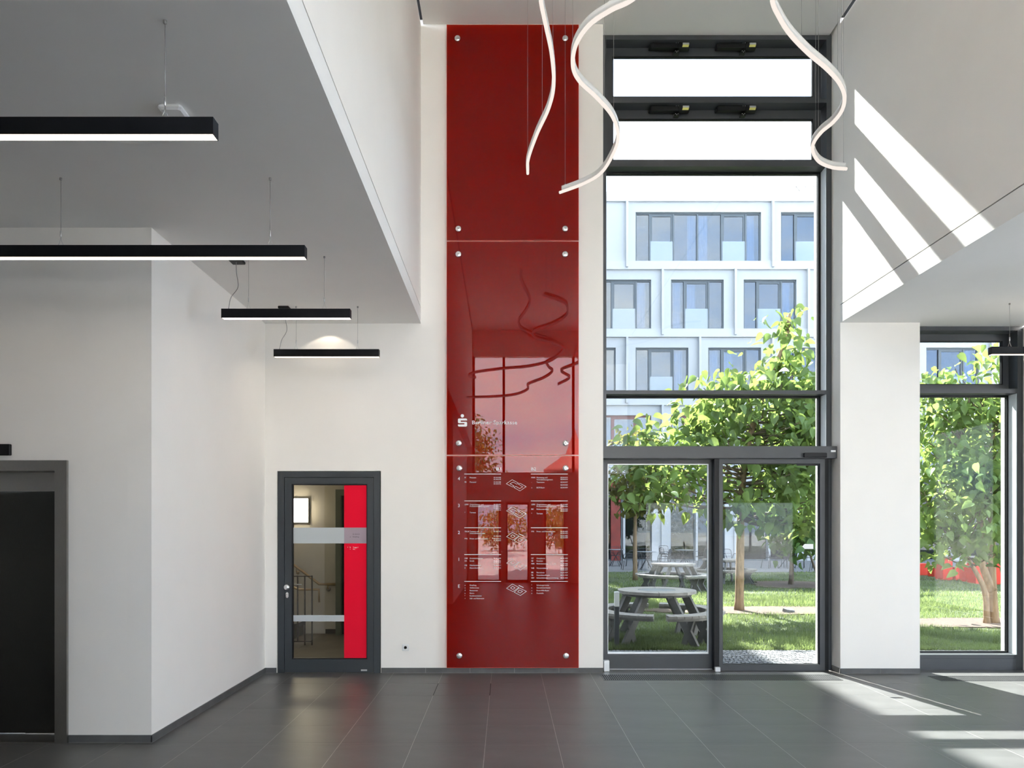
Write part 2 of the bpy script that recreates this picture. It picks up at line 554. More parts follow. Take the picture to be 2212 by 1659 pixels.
MB().box(-7.2, XS, REAR, WY, ZS, 4.462).build('ceiling_left', M['ceil'], loc=(-4, 2, ZS), label='low white soffit over the left zone above the pendant lamps', cat='ceiling', kind='structure')
gl = MB().box(-1.23, XS, REAR, WY, 4.473, 7.93).build('wall_gallery_left', M['wall'], loc=(XS, 2, 4.47), label='tall white gallery face above the left soffit edge', cat='wall', kind='structure')
MB().box(-1.22, XS - 0.012, REAR, WY, 4.462, 4.473).build('shadow_joint', M['gap'], gl)
MB().box(XR, 9.7, REAR, PY, ZS, 4.492).box(5.06, 6.465, PY, 9.9, ZS + 0.01, 4.492).build('ceiling_right', M['ceil'], loc=(7, 2, ZS), label='low white soffit over the right zone beside the sunlit wall', cat='ceiling', kind='structure')
gr = MB().box(XR, 4.29, REAR, PY, 4.503, 7.93).box(XR, 5.06, PY, 9.9, ZS, 8.0).build('wall_gallery_right', M['wall'], loc=(XR, 2, 4.5), label='tall white upper wall on the right with sun patches', cat='wall', kind='structure')
MB().box(XR + 0.012, 4.28, REAR, PY - 0.02, 4.492, 4.503).build('shadow_joint', M['gap'], gr)
ce = MB().box(-1.002, 4.062, REAR, WY - 0.006, ZC, 7.99).box(1.21, 4.062, WY - 0.006, 9.36, ZC, 7.99) \
    .build('ceiling', M['ceil'], loc=(1.5, 2, ZC), label='high white ceiling over the hall with dark edge joints', cat='ceiling', kind='structure')
MB().box(-1.23, 4.29, REAR, 9.62, 8.0, 8.2).build('shadow_joint', M['gap'], ce)
MB().box(1.21, 4.08, 9.37, 9.60, ZC, 8.0).build('window_lintel', M['frame'], ce)

# baseboards, each a row of cut tiles


def baseboard(name, runs, label):
    root = thing(name, (runs[0][0], runs[0][1], 0), label, 'baseboard', kind='structure')
    for x0, y0, x1, y1, nx, ny in runs:           # along the wall from 0 to 1, (nx, ny) out of the wall
        L = math.hypot(x1 - x0, y1 - y0)
        n = max(1, round(L / 0.6))
        ux, uy = (x1 - x0) / L, (y1 - y0) / L
        for i in range(n):
            a, b = L * i / n + (0.0015 if i else 0), L * (i + 1) / n - (0.0015 if i < n - 1 else 0)
            xs = sorted((x0 + ux * a, x0 + ux * b, x0 + ux * a + nx * 0.011, x0 + ux * b + nx * 0.011))
            ys = sorted((y0 + uy * a, y0 + uy * b, y0 + uy * a + ny * 0.011, y0 + uy * b + ny * 0.011))
            MB().box(xs[0], xs[-1], ys[0], ys[-1], 0.003, 0.062).build('baseboard_tile', M['skirt'], root)
        xs = sorted((x0, x1, x0 + nx * 0.008, x1 + nx * 0.008))
        ys = sorted((y0, y1, y0 + ny * 0.008, y1 + ny * 0.008))
        MB().box(xs[0], xs[-1], ys[0], ys[-1], 0.0, 0.060).build('grout_bed', M['grout'], root)


baseboard('baseboard_left', [(XL, LY - 0.011, XL, WY, 1, 0)], 'grey tile baseboard along the left side wall')
baseboard('baseboard_lift', [(-3.625, LY, XL, LY, 0, -1)], 'grey tile baseboard right of the lift frame')
baseboard('baseboard_back', [(XL, WY, -2.80, WY, 0, -1), (-1.515, WY, 1.202, WY, 0, -1)], 'grey tile baseboard under the red sign and beside the stair door')
baseboard('baseboard_pier', [(XR, PY, 5.06, PY, 0, -1), (XR, 9.34, XR, PY - 0.011, -1, 0)], 'grey tile baseboard around the white pier')

# rear wall with its glazing (behind the camera, mirrored in the red glass)
Y0, Y1 = REAR - 0.2, REAR
rw = MB()
rw.box(-1.03, XR, Y0, Y1, 7.12, 8.2).box(-1.03, XR, Y0, Y1, 2.55, 3.48)
for a, b in ((-1.33, -0.90), (-0.146, 0.03), (0.754, 1.24), (1.9, 2.5), (3.3, XR)):
    rw.box(a, b, Y0, Y1, 0, 2.55)
rw.box(-7.2, -1.33, Y0, Y1, 0, ZS)
rw.box(-1.33, -1.03, Y0, Y1, 2.55, 8.2)
rw.box(XR, 9.7, Y0, Y1, 2.6, ZS).box(6.6, 7.0, Y0, Y1, 0, 2.6).box(9.3, 9.7, Y0, Y1, 0, 2.6).box(XR, 4.5, Y0, Y1, 0, 2.6)
rw.build('wall_rear', M['wall'], loc=(1.5, REAR, 0), label='rear wall with doors and tall glazing mirrored in the red sign', cat='wall', kind='structure')
w4 = thing('window_3', (1.5, REAR, 3.48), 'tall rear glazing mirrored in the red sign', 'window', kind='structure')
for x in (-0.99, -0.04, 2.15, 4.05):
    MB().box(x - 0.04, x + 0.04, REAR - 0.14, REAR - 0.02, 3.48, 7.12).build('mullion', M['frame'], w4)
for a, b in ((-0.95, -0.08), (0.0, 2.11), (2.19, 4.01)):
    MB().box(a, b, REAR - 0.09, REAR - 0.08, 3.48, 7.12).build('pane', M['cleanpane'], w4)
w6 = thing('window_fill_rear', (6.9, REAR, 0), 'added low rear glazing in the right zone for more daylight', 'window', kind='structure')  # opening added out of view to raise the interior fill light
for a, b in ((4.5, 6.6), (7.0, 9.3)):
    MB().frame(a, b, 0, 2.6, REAR - 0.12, REAR - 0.04, 0.06, 0.06, 0.1, 0.06).build('window_frame', M['frame'], w6)
    MB().box(a + 0.06, b - 0.06, REAR - 0.09, REAR - 0.08, 0.1, 2.54).build('pane', M['cleanpane'], w6)
w7 = thing('window_fill_side', (9.6, 2, 0), 'added glazing in the right side wall outside the view for more daylight', 'window', kind='structure')  # invented side opening, lets extra daylight onto pier and soffit
for a, b in ((2.2, 5.2),):
    MB().box(9.56, 9.62, a, a + 0.06, 0, 3.9).box(9.56, 9.62, b - 0.06, b, 0, 3.9).box(9.56, 9.62, a + 0.06, b - 0.06, 0, 0.1).box(9.56, 9.62, a + 0.06, b - 0.06, 3.84, 3.9).build('window_frame', M['frame'], w7)
    MB().box(9.586, 9.594, a + 0.06, b - 0.06, 0.1, 3.84).build('pane', M['cleanpane'], w7)
d4 = thing('door_4', (0.9, REAR, 0), 'glazed rear entrance doors mirrored in the red sign', 'door', kind='structure')
for a, b in ((-0.90, -0.146), (0.03, 0.754), (1.24, 1.9), (2.5, 3.3)):
    MB().frame(a, b, 0, 2.55, REAR - 0.12, REAR - 0.05, 0.05, 0.05, 0.1, 0.08).build('door_frame', M['frame'], d4)
    MB().box(a + 0.05, b - 0.05, REAR - 0.09, REAR - 0.08, 0.1, 2.47).build('pane', M['cleanpane'], d4)

# ================================================================== TALL WINDOW
w1 = thing('window_1', (2.65, 9.36, 0), 'tall anthracite framed window beside the red sign looking into the courtyard', 'window', kind='structure')
FA, FB = 9.36, 9.52
MB().box(1.204, 1.268, FA, FB + 0.06, 0, 7.944).build('post', M['frame'], w1)
MB().box(4.025, 4.088, FA, FB + 0.06, 0, 7.944).build('post', M['frame'], w1)
MB().box(1.268, 4.025, FA, FB + 0.06, 7.888, 7.942).build('head_beam', M['frame'], w1)
for z0, z1 in ((7.098, 7.150), (6.300, 6.373), (3.452, 3.498)):
    MB().box(1.268, 4.025, FA, FB + 0.06, z0, z1).build('transom', M['frame'], w1)
for zt, zb, gt, gb in ((7.888, 7.150, 7.782, 7.262), (7.098, 6.373, 6.985, 6.455)):
    s = MB().frame(1.272, 4.021, zb + 0.004, zt - 0.004, FB, FB + 0.055, 0.096, 0.096, gb - zb - 0.004, zt - gt - 0.004).build('sash', M['frame'], w1)
    MB().frame(1.368, 3.925, gb, gt, FB + 0.008, FB + 0.045, 0.012, 0.012, 0.012, 0.012).build('glazing_bead', M['black'], s)
    MB().box(1.380, 3.913, FB + 0.022, FB + 0.030, gb + 0.012, gt - 0.012).build('pane', M['pane'], s)
for zb, zt in ((3.498, 6.300), (2.78, 3.452)):
    fr = MB().frame(1.270, 4.023, zb, zt, FB, FB + 0.05, 0.018, 0.036, 0.018, 0.022).build('glazing_bead', M['black'], w1)
    MB().box(1.288, 3.987, FB + 0.022, FB + 0.030, zb + 0.018, zt - 0.022).build('pane', M['pane'], w1)
for zb, zt in ((3.50, 6.298), (2.784, 3.45)):
    MB().box(4.019, 4.0252, FA + 0.012, FB, zb, zt).build('side_cover', M['sidecover'], w1)
MB().box(1.268, 4.025, FA + 0.02, FB + 0.06, 2.60, 2.78).build('door_lintel', M['frame'], w1)

for ysc in (100.5, 236.0):
    for x0p in (1405.0, 1549.0):
        Yb = 9.44
        zc = zat(ysc, Yb)
        x0 = xat(x0p, Yb)
        act = MB().cbox(x0, x0 + 0.35, Yb - 0.03, Yb + 0.045, zc - 0.03, zc + 0.03, 0.006).cbox(x0 - 0.012, x0 + 0.03, Yb - 0.012, Yb + 0.07, zc - 0.016, zc + 0.016, 0.004) \
            .cbox(x0 + 0.35, x0 + 0.49, Yb - 0.03, Yb + 0.045, zc - 0.034, zc + 0.034, 0.005).cbox(x0 + 0.30, x0 + 0.37, Yb, Yb + 0.075, zc - 0.075, zc - 0.045, 0.006) \
            .build('chain_actuator', M['black'], w1)
        MB().prism_y([(x0 + 0.394, zc - 0.026), (x0 + 0.472, zc - 0.026), (x0 + 0.482, zc + 0.004), (x0 + 0.402, zc + 0.004)], Yb - 0.032, Yb - 0.030).build('yellow_label', M['yellow'], act)
        MB().prism_y([(x0 + 0.402, zc + 0.004), (x0 + 0.482, zc + 0.004), (x0 + 0.482, zc + 0.028), (x0 + 0.402, zc + 0.028)], Yb - 0.032, Yb - 0.030).build('grey_label', M['grey'], act)
        sb = MB()
        for dx, dz in ((0.318, 0.026), (0.345, 0.026), (0.318, -0.056), (0.348, -0.056), (0.333, -0.070)):
            sb.lathe([(0.005, 0), (0.005, 0.004), (0.002, 0.006)], Matrix.Translation((x0 + dx, Yb - (0.03 if dz > 0 else 0.0), zc + dz)) @ Matrix.Rotation(math.pi / 2, 4, 'X'), 8)
        sb.build('screws', M['steel'], act)
for z in (7.62, 7.43, 6.86, 6.62):
    MB().cbox(1.268, 1.280, 9.45, 9.50, z, z + 0.05, 0.004).build('hinge', M['black'], w1)
for z in (3.70, 3.62):
    MB().lathe([(0.006, 0), (0.006, 0.004)], Matrix.Translation((4.025, 9.43, z)) @ Matrix.Rotation(-math.pi / 2, 4, 'Y'), 8).lathe([(0.006, 0), (0.006, 0.004)], Matrix.Translation((4.025, 9.47, z)) @ Matrix.Rotation(-math.pi / 2, 4, 'Y'), 8).build('bolt', M['black'], w1)

# sliding door below it
d2 = thing('door_2', (2.65, 9.25, 0), 'glazed sliding door with fixed left leaf under the tall window', 'door', kind='structure')
hd = MB().cbox(1.206, 4.086, 9.20, 9.375, 2.632, 2.782, 0.003).build('drive_housing', M['frame'], d2)
MB().cbox(xat(1737, 9.17), xat(1787, 9.17), 9.165, 9.20, zat(988, 9.17), zat(978, 9.17), 0.006).build('motion_sensor', M['black'], hd)
MB().box(xat(1795, 9.2), xat(1805, 9.2), 9.197, 9.20, zat(976.5, 9.2), zat(972.5, 9.2)).build('maker_plate', M['alu'], hd)
fx = MB().frame(1.270, 2.634, 0.0, 2.60, 9.40, 9.46, 0.020, 0.074, 0.19, 0.02).box(1.29, 2.56, 9.395, 9.40, 0.0, 0.165).build('fixed_leaf', M['frame'], d2)
MB().box(1.288, 2.562, 9.425, 9.433, 0.19, 2.585).build('pane', M['pane'], fx)
MB().frame(1.290, 2.560, 0.19, 2.58, 9.41, 9.45, 0.008, 0.010, 0.02, 0.01).build('glazing_bead', M['alu'], fx)
sl = MB().box(2.655, 2.700, 9.27, 9.33, 0.004, 2.630).box(3.905, 3.966, 9.27, 9.33, 0.004, 2.630).box(2.70, 3.905, 9.27, 9.33, 0.004, 0.080).box(2.70, 3.905, 9.27, 9.33, 2.575, 2.630) \
    .build('sliding_leaf', M['frame'], d2)
MB().box(2.598, 2.655, 9.275, 9.38, 0.004, 2.63).build('rubber_seal', M['black'], sl)
MB().box(2.700, 3.905, 9.297, 9.304, 0.080, 2.575).build('pane', M['pane'], sl)
MB().frame(2.700, 3.905, 0.08, 2.575, 9.286, 9.315, 0.006, 0.014, 0.006, 0.008).build('glazing_bead', M['black'], sl)
MB().box(xat(1721, 9.29), 3.89, 9.275, 9.295, zat(1006, 9.29), 2.575).build('lock_box', M['black'], sl)
ar = at(1733, 1180.5, 9.294)
MB().prism_y([(ar.x, ar.z), (ar.x + 0.032, ar.z - 0.031), (ar.x + 0.138, ar.z - 0.031), (ar.x + 0.138, ar.z + 0.031), (ar.x + 0.032, ar.z + 0.031)], 9.2955, 9.2965).build('arrow_reflection', M['letter'], sl)  # mirrored exit sign, its reflection painted as a flat white arrow
MB().box(3.972, 4.02, 9.29, 9.36, 0, 2.63).build('jamb_seal', M['black'], d2)
MB().cbox(1.222, 1.290, 9.23, 9.30, 0, 0.135, 0.004).build('floor_guide', M['alu'], d2)
MB().cbox(2.592, 2.658, 9.22, 9.268, 0, 0.056, 0.004).build('floor_guide', M['alu'], d2)
MB().box(1.206, 4.086, 9.375, 9.62, -0.002, 0.004).build('threshold', M['alu'], d2)

# ================================================================== RIGHT WINDOW
w2 = thing('window_2', (5.75, 9.33, 0), 'lower anthracite framed window on the right with a leafy tree behind', 'window', kind='structure')
A2, B2 = 9.33, 9.49
MB().box(5.062, 5.075, A2, B2 + 0.06, 0, 4.288).build('post', M['frame'], w2)
MB().box(6.395, 6.463, A2, B2 + 0.06, 0, 4.288).build('post', M['frame'], w2)
MB().box(5.075, 6.395, A2, B2 + 0.06, 4.238, 4.288).build('head_beam', M['frame'], w2)
MB().box(5.075, 6.395, A2, B2 + 0.06, 3.456, 3.512).build('transom', M['frame'], w2)
MB().box(5.075, 6.395, A2, B2 + 0.06, 0.0, 0.190).cbox(5.09, 6.38, A2 - 0.004, A2 + 0.01, 0.012, 0.145, 0.002).build('bottom_rail', M['frame'], w2)
MB().box(6.389, 6.3952, A2 + 0.012, B2, 0.192, 3.454).build('side_cover', M['sidecover'], w2)
s = MB().frame(5.077, 6.393, 3.516, 4.234, B2, B2 + 0.055, 0.05, 0.075, 0.075, 0.085).build('sash', M['frame'], w2)
MB().frame(5.127, 6.318, 3.591, 4.149, B2 + 0.008, B2 + 0.045, 0.012, 0.012, 0.012, 0.012).build('glazing_bead', M['black'], s)
MB().box(5.139, 6.306, B2 + 0.022, B2 + 0.030, 3.603, 4.137).build('pane', M['pane'], s)
MB().frame(5.075, 6.393, 0.19, 3.456, B2, B2 + 0.05, 0.018, 0.02, 0.018, 0.022).build('glazing_bead', M['black'], w2)
MB().box(5.093, 6.373, B2 + 0.022, B2 + 0.030, 0.208, 3.434).build('pane', M['pane'], w2)

# ================================================================== STAIR DOOR AND STAIRWELL
d1 = thing('door_1', (-2.155, 9.17, 0), 'anthracite steel door with glass pane and red strip to the stairwell', 'door', kind='structure')
MB().frame(-2.782, -1.530, 0, 2.466, 9.150, 9.24, 0.078, 0.076, 0, 0.070).frame(-2.720, -1.592, 0, 2.41, 9.227, 9.24, 0.030, 0.028, 0, 0.03).build('door_frame', M['doorframe'], d1)
lf = MB().frame(-2.700, -1.610, 0.006, 2.392, 9.160, 9.225, 0.086, 0.078, 0.160, 0.080).build('door_leaf', M['doorframe'], d1)
MB().frame(-2.614, -1.688, 0.166, 2.312, 9.175, 9.215, 0.012, 0.012, 0.010, 0.012).build('glazing_bead', M['black'], lf)
MB().box(-2.606, -1.696, 9.196, 9.202, 0.172, 2.304).build('pane', M['doorpane'], lf)
RY = 9.190
zf0, zf1 = 1.585, 1.779
MB().box(-1.978, -1.690, RY, RY + 0.004, 0.170, zf0).build('red_strip', M['redfilm'], lf)
MB().box(-1.978, -1.690, RY, RY + 0.004, zf1, 2.306).build('red_strip', M['redfilm'], lf)
M['redfrost'] = mat('frost_over_red', (0.37, 0.29, 0.33), 0.7, var=0.03)
MB().box(-1.978, -1.690, RY, RY + 0.004, zf0, zf1).build('frosted_red_band', M['redfrost'], lf)
MB().box(-2.606, -1.978, RY, RY + 0.004, zf0, zf1).build('frosted_band', M['frost'], lf)
MB().box(-2.606, -1.978, RY, RY + 0.004, 0.626, 0.703).build('frosted_band', M['frost'], lf)
hk = at(621.5, 1268.5, 9.12)
kb = MB().lathe([(0.024, 0), (0.026, 0.008), (0.014, 0.012), (0.013, 0.026), (0.030, 0.034), (0.036, 0.046), (0.030, 0.058), (0.012, 0.063)], Matrix.Translation((hk.x - 0.012, 9.160, hk.z)) @ Matrix.Rotation(math.pi / 2, 4, 'X'), 24).build('door_knob', M['chrome'], d1)
ov = []
for k in range(20):
    t = 2 * math.pi * k / 20
    ov.append((-2.668 + 0.017 * math.cos(t), 0.953 + 0.020 * math.sin(t) + (0.015 if math.sin(t) > 0 else -0.015)))
esc = MB().prism_y(ov, 9.152, 9.160).build('lock_escutcheon', M['chrome'], d1)
MB().lathe([(0.009, 0), (0.009, 0.003)], Matrix.Translation((-2.668, 9.152, 0.957)) @ Matrix.Rotation(math.pi / 2, 4, 'X'), 12).build('key_cylinder', M['steel'], esc)
MB().cbox(-1.765, -1.690, 9.155, 9.160, 0.022, 0.042, 0.001).build('maker_plate', M['alu'], d1)
MB().tube([(-2.655, 9.225, 1.07), (-2.655, 9.285, 1.07), (-2.53, 9.287, 1.07)], 0.010, 10).build('lever_handle', M['steel'], d1)

MB().box(-6.0, -1.30, 12.5, 12.7, 0, 3.3).build('wall_stair_back', M['stairwall'], loc=(-3.5, 12.5, 0), label='plaster rear wall of the stairwell behind the glass door', cat='wall', kind='structure')
MB().box(-6.2, -6.0, 9.62, 12.7, 0, 3.3).build('wall_stair_left', M['stairwall'], loc=(-6, 11, 0), label='plaster left wall of the stairwell', cat='wall', kind='structure')
MB().box(-1.30, -1.1, 9.9, 12.7, 0, 3.3).box(-1.522, -1.30, 9.9, 10.0, 0, 3.3).box(-6.0, -3.14, 9.5, 9.62, 0, 3.3).build('wall_stair_right', M['stairwall'], loc=(-1.3, 11, 0), label='plaster right wall of the stairwell', cat='wall', kind='structure')
MB().box(-6.2, -1.1, 9.62, 12.7, 3.3, 3.45).build('ceiling_stair', M['stairwall'], loc=(-3.5, 11, 3.3), label='plaster ceiling of the stairwell', cat='ceiling', kind='structure')
MB().box(-6.2, -1.1, 9.62, 12.7, -0.2, 0.0).build('floor_stair', M['stairfloor'], loc=(-3.5, 11, 0), label='brownish stone floor of the stairwell behind the glass door', cat='floor', kind='structure')
bs = MB().box(-3.0, -2.79, 12.488, 12.5, 0, 0.075).build('baseboard_stair', M['skirt'], loc=(-3.2, 12.5, 0), label='speckled baseboard at the foot of the stairwell wall', cat='baseboard', kind='structure')
dj = thing('door_5', (-2.5, 12.2, 0), 'grey green frame of an inner stairwell door', 'door', kind='structure')
M['greygreen'] = mat('grey_green_steel', (0.22, 0.26, 0.24), 0.5, var=0.05)
MB().box(-2.79, -2.70, 12.30, 12.5, 0, 2.4).box(-1.7, -1.6, 12.30, 12.5, 0, 2.4).box(-2.70, -1.7, 12.30, 12.5, 2.3, 2.4).build('door_frame', M['greygreen'], dj)
MB().box(-2.70, -1.7, 12.40, 12.46, 0.005, 2.3).build('door_leaf', M['doorframe'], dj)

st = thing('staircase', (-3.6, 11.9, 0), 'stone stairs rising to the left behind the glass door', 'stairs', kind='structure')
for i in range(9):
    MB().box(-3.36 - 0.28 * (i + 1), -3.36 - 0.28 * i, 11.45, 12.48, 0, 0.165 * (i + 1)).build('step', M['stairfloor'], st)
hr = thing('handrail', (-3.1, 12.4, 0), 'brass coloured wall handrail sloping down to the right', 'handrail')
p = [at(600, 1194, 12.4), at(631.7, 1218, 12.4), at(690, 1262, 12.4), at(728, 1262, 12.4)]
MB().tube(p, 0.022, 10).build('rail', M['brass'], hr)
for q in (at(640, 1226, 12.4), at(708, 1262, 12.4)):
    MB().tube([q, q + Vector((0, 0, -0.07)), q + Vector((0, 0.10, -0.09))], 0.008, 8).lathe([(0.03, 0), (0.03, 0.008)], Matrix.Translation((q.x, 12.492, q.z - 0.09)) @ Matrix.Rotation(math.pi / 2, 4, 'X'), 14).build('wall_bracket', M['brass'], hr)
MB().lathe([(0.035, 0), (0.04, 0.015), (0.025, 0.025)], Matrix.Translation((at(709, 1273, 12.45).x, 12.49, zat(1273, 12.45))) @ Matrix.Rotation(math.pi / 2, 4, 'X'), 10).build('end_rosette', M['steel'], hr)
bl = thing('balustrade', (at(658, 1390, 11.3).x, 11.3, 0), 'dark metal balustrade with upright bars behind the glass door', 'balustrade')
for px in (612, 627.5, 643, 658.5, 674):
    x = xat(px, 11.3)
    MB().box(x - 0.009, x + 0.009, 11.29, 11.31, 0.0 if px in (658.5, 674) else 0.05, 1.05).build('bar', M['railmetal'], bl)
MB().box(xat(600, 11.3), xat(675, 11.3), 11.292, 11.308, 1.032, 1.046).build('crossbar', M['railmetal'], bl)
MB().box(xat(600, 11.3), xat(673, 11.3), 11.292, 11.308, 0.045, 0.06).build('crossbar', M['railmetal'], bl)
MB().tube([at(600, 1254, 11.6), at(632, 1268, 11.6), at(645, 1273.5, 11.6), at(689, 1273.5, 11.6), at(689, 1301, 11.6)], 0.018, 10).build('handrail', M['brass'], bl)
MB().bar(at(610, 1364, 11.4), at(658, 1345, 11.4), 0.05, 0.06).build('stringer', M['railmetal'], bl)

sl_ = thing('wall_lamp', (-3.47, 12.45, 2.05), 'glowing square wall lamp in the stairwell', 'lamp')
MB().box(-3.68, -3.27, 12.44, 12.498, 1.852, 2.262).build('housing', M['doorframe'], sl_)
MB().cbox(-3.672, -3.278, 12.415, 12.44, 1.860, 2.254, 0.004).build('diffuser', M['stairlamp'], sl_)

# ================================================================== LIFT
lift = thing('door_3', (-4.33, 6.2, 0), 'dark steel lift doors in a brushed frame at the left edge', 'door', kind='structure')
MB().frame(-5.03, -3.63, 0, 2.343, 6.190, 6.216, 0.10, 0.10, 0, 0.087).box(-4.95, -4.93, 6.216, 6.46, 0, 2.30).box(-3.73, -3.70, 6.216, 6.46, 0, 2.30).box(-4.93, -3.73, 6.216, 6.46, 2.256, 2.30) \
    .build('lift_frame', M['darksteel'], lift)
MB().box(-4.93, -3.73, 6.40, 6.43, 2.098, 2.256).build('lintel_panel', M['darksteel'], lift)
for a, b, y in ((-4.136, -3.73, 6.445), (-4.535, -4.144, 6.458), (-4.93, -4.539, 6.459)):
    MB().box(a, b, y, y + 0.03, 0.012, 2.10).build('door_panel', M['liftdoor'], lift)
MB().box(-4.93, -3.73, 6.20, 6.50, 0.0, 0.008).build('sill', M['darksteel'], lift)
ds = MB().cbox(-4.46, -4.10, 6.185, LY, 2.385, 2.478, 0.004).build('lift_display', M['black'], loc=(-4.28, LY, 2.38), label='black lift indicator bar on the wall above the lift doors', cat='display')

# small wall and ceiling fittings
so = thing('wall_socket', (xat(876, WY), WY, 0.30), 'white power socket on the back wall right of the stair door', 'socket')
sx, sz = xat(876, WY), zat(1398.5, WY)
MB().cbox(sx - 0.041, sx + 0.041, WY - 0.013, WY, sz - 0.041, sz + 0.041, 0.004).build('cover_plate', M['white'], so)
MB().lathe([(0.023, 0.0), (0.023, 0.003), (0.019, 0.0032), (0.018, 0.0005)], Matrix.Translation((sx, WY - 0.0125, sz)) @ Matrix.Rotation(math.pi / 2, 4, 'X'), 20).build('socket_insert', M['white'], so)
for dx in (-0.009, 0.009):
    MB().lathe([(0.0035, 0), (0.0035, 0.001)], Matrix.Translation((sx + dx, WY - 0.0135, sz)) @ Matrix.Rotation(math.pi / 2, 4, 'X'), 8).build('contact_hole', M['gap'], so)
sd = MB().cbox(-2.04, -1.90, 4.38, 4.52, 4.245, ZS, 0.012).build('ceiling_detector', M['white'], loc=(-1.97, 4.45, 4.25), label='small white box on the soffit behind the nearest pendant lamp', cat='detector')
dl = thing('downlight', (-2.15, 8.95, ZS), 'recessed downlight in the soffit near the stair door', 'lamp')
MB().lathe([(0.055, 0.0), (0.055, -0.006), (0.040, -0.006)], Matrix.Translation((-2.15, 8.95, ZS)), 20).build('trim_ring', M['white'], dl)
spd = bpy.data.lights.new('downlight_beam', 'SPOT')
spd.energy = 2.2
spd.color = (1.0, 0.88, 0.70)
spd.spot_size = math.radians(116)
spd.spot_blend = 0.12
spd.shadow_soft_size = 0.02
sp = bpy.data.objects.new('downlight_beam', spd)
sp.location = (0, 0, -0.012)
sp.parent = dl
col.objects.link(sp)

# floor grilles in front of the windows
for x0, x1, y0, y1, lab in ((1.15, 3.94, 8.71, 9.03, 'long black floor grille in front of the sliding door'), (5.06, 8.0, 8.67, 8.95, 'black floor grille in front of the right window')):
    g = thing('floor_grille', ((x0 + x1) / 2, (y0 + y1) / 2, 0), lab, 'grille', 'floor grilles at the windows')
    MB().box(x0, x1, y0, y1, 0.0002, 0.0012).build('trough', M['gap'], g)
    MB().frame(x0, x1, y0, y1, 0, 0, 0, 0, 0, 0)
    b = MB()
    n = int((x1 - x0) / 0.024)
    for i in range(n):
        xx = x0 + (i + 0.5) * (x1 - x0) / n
        b.box(xx - 0.005, xx + 0.005, y0 + 0.006, y1 - 0.006, 0.0012, 0.004)
    b.build('slats', M['grille'], g, kind='stuff')
    MB().box(x0, x1, y0, y0 + 0.006, 0.0002, 0.005).box(x0, x1, y1 - 0.006, y1, 0.0002, 0.005).box(x0, x0 + 0.006, y0, y1, 0.0002, 0.005).box(x1 - 0.006, x1, y0, y1, 0.0002, 0.005).build('edge_frame', M['grille'], g)

# ================================================================== LINEAR PENDANT LAMPS
def pendant(Yc, x0, x1, wires, label, canopy=None, group='linear pendant lamps'):
    t = thing('linear_pendant', ((x0 + x1) / 2, Yc, 3.706), label, 'lamp', group)
    zb, h, w = 3.706, 0.084, 0.034
    hb = MB()
    hb.box(x0 + 0.003, x1 - 0.003, Yc - w, Yc - w + 0.003, zb, zb + h)
    hb.box(x0 + 0.003, x1 - 0.003, Yc + w - 0.003, Yc + w, zb, zb + h)
    hb.box(x0 + 0.003, x1 - 0.003, Yc - w + 0.003, Yc + w - 0.003, zb + 0.012, zb + h)
    hb.build('housing', M['lampblack'], t)
    MB().box(x0 + 0.004, x1 - 0.004, Yc - w + 0.003, Yc + w - 0.003, zb + 0.0015, zb + 0.012).build('diffuser', M['lampwarm'], t)
    for a in (x0, x1 - 0.003):
        MB().box(a, a + 0.003, Yc - w, Yc + w, zb, zb + h).build('end_cap', M['lampblack'], t)
    for x in wires:
        MB().tube([(x, Yc, zb + h + 0.10), (x, Yc, ZS - 0.02)], 0.0016, 6).build('suspension_wire', M['wire'], t)
        MB().lathe([(0.004, -0.018), (0.009, -0.014), (0.009, 0)], Matrix.Translation((x, Yc, ZS)), 10).build('ceiling_anchor', M['wire'], t)
        MB().lathe([(0.003, 0), (0.0055, 0.004), (0.0055, 0.04), (0.003, 0.045)], Matrix.Translation((x, Yc, zb + h + 0.07)), 10) \
            .tube([(x - 0.022, Yc, zb + h), (x - 0.004, Yc, zb + h + 0.045), (x, Yc, zb + h + 0.072)], 0.0014, 5) \
            .tube([(x + 0.022, Yc, zb + h), (x + 0.004, Yc, zb + h + 0.045), (x, Yc, zb + h + 0.072)], 0.0014, 5) \
            .cbox(x - 0.03, x + 0.03, Yc - 0.012, Yc + 0.012, zb + h - 0.001, zb + h + 0.004, 0.001).build('wire_gripper', M['steel'], t)
    if canopy:
        cx, cy, lx = canopy
        MB().cbox(cx - 0.06, cx + 0.06, cy - 0.08, cy + 0.08, ZS - 0.026, ZS, 0.004).build('ceiling_canopy', M['black'], t)
        pts = smooth_path([(cx, cy, ZS - 0.02), (cx + 0.004, cy, ZS - 0.13), (cx + 0.018, cy, ZS - 0.26), ((cx + lx) / 2, Yc, ZS - 0.38), (lx, Yc, zb + h)], 6)
        MB().tube(pts, 0.0035, 6).build('power_cable', M['wire'], t)
    return t


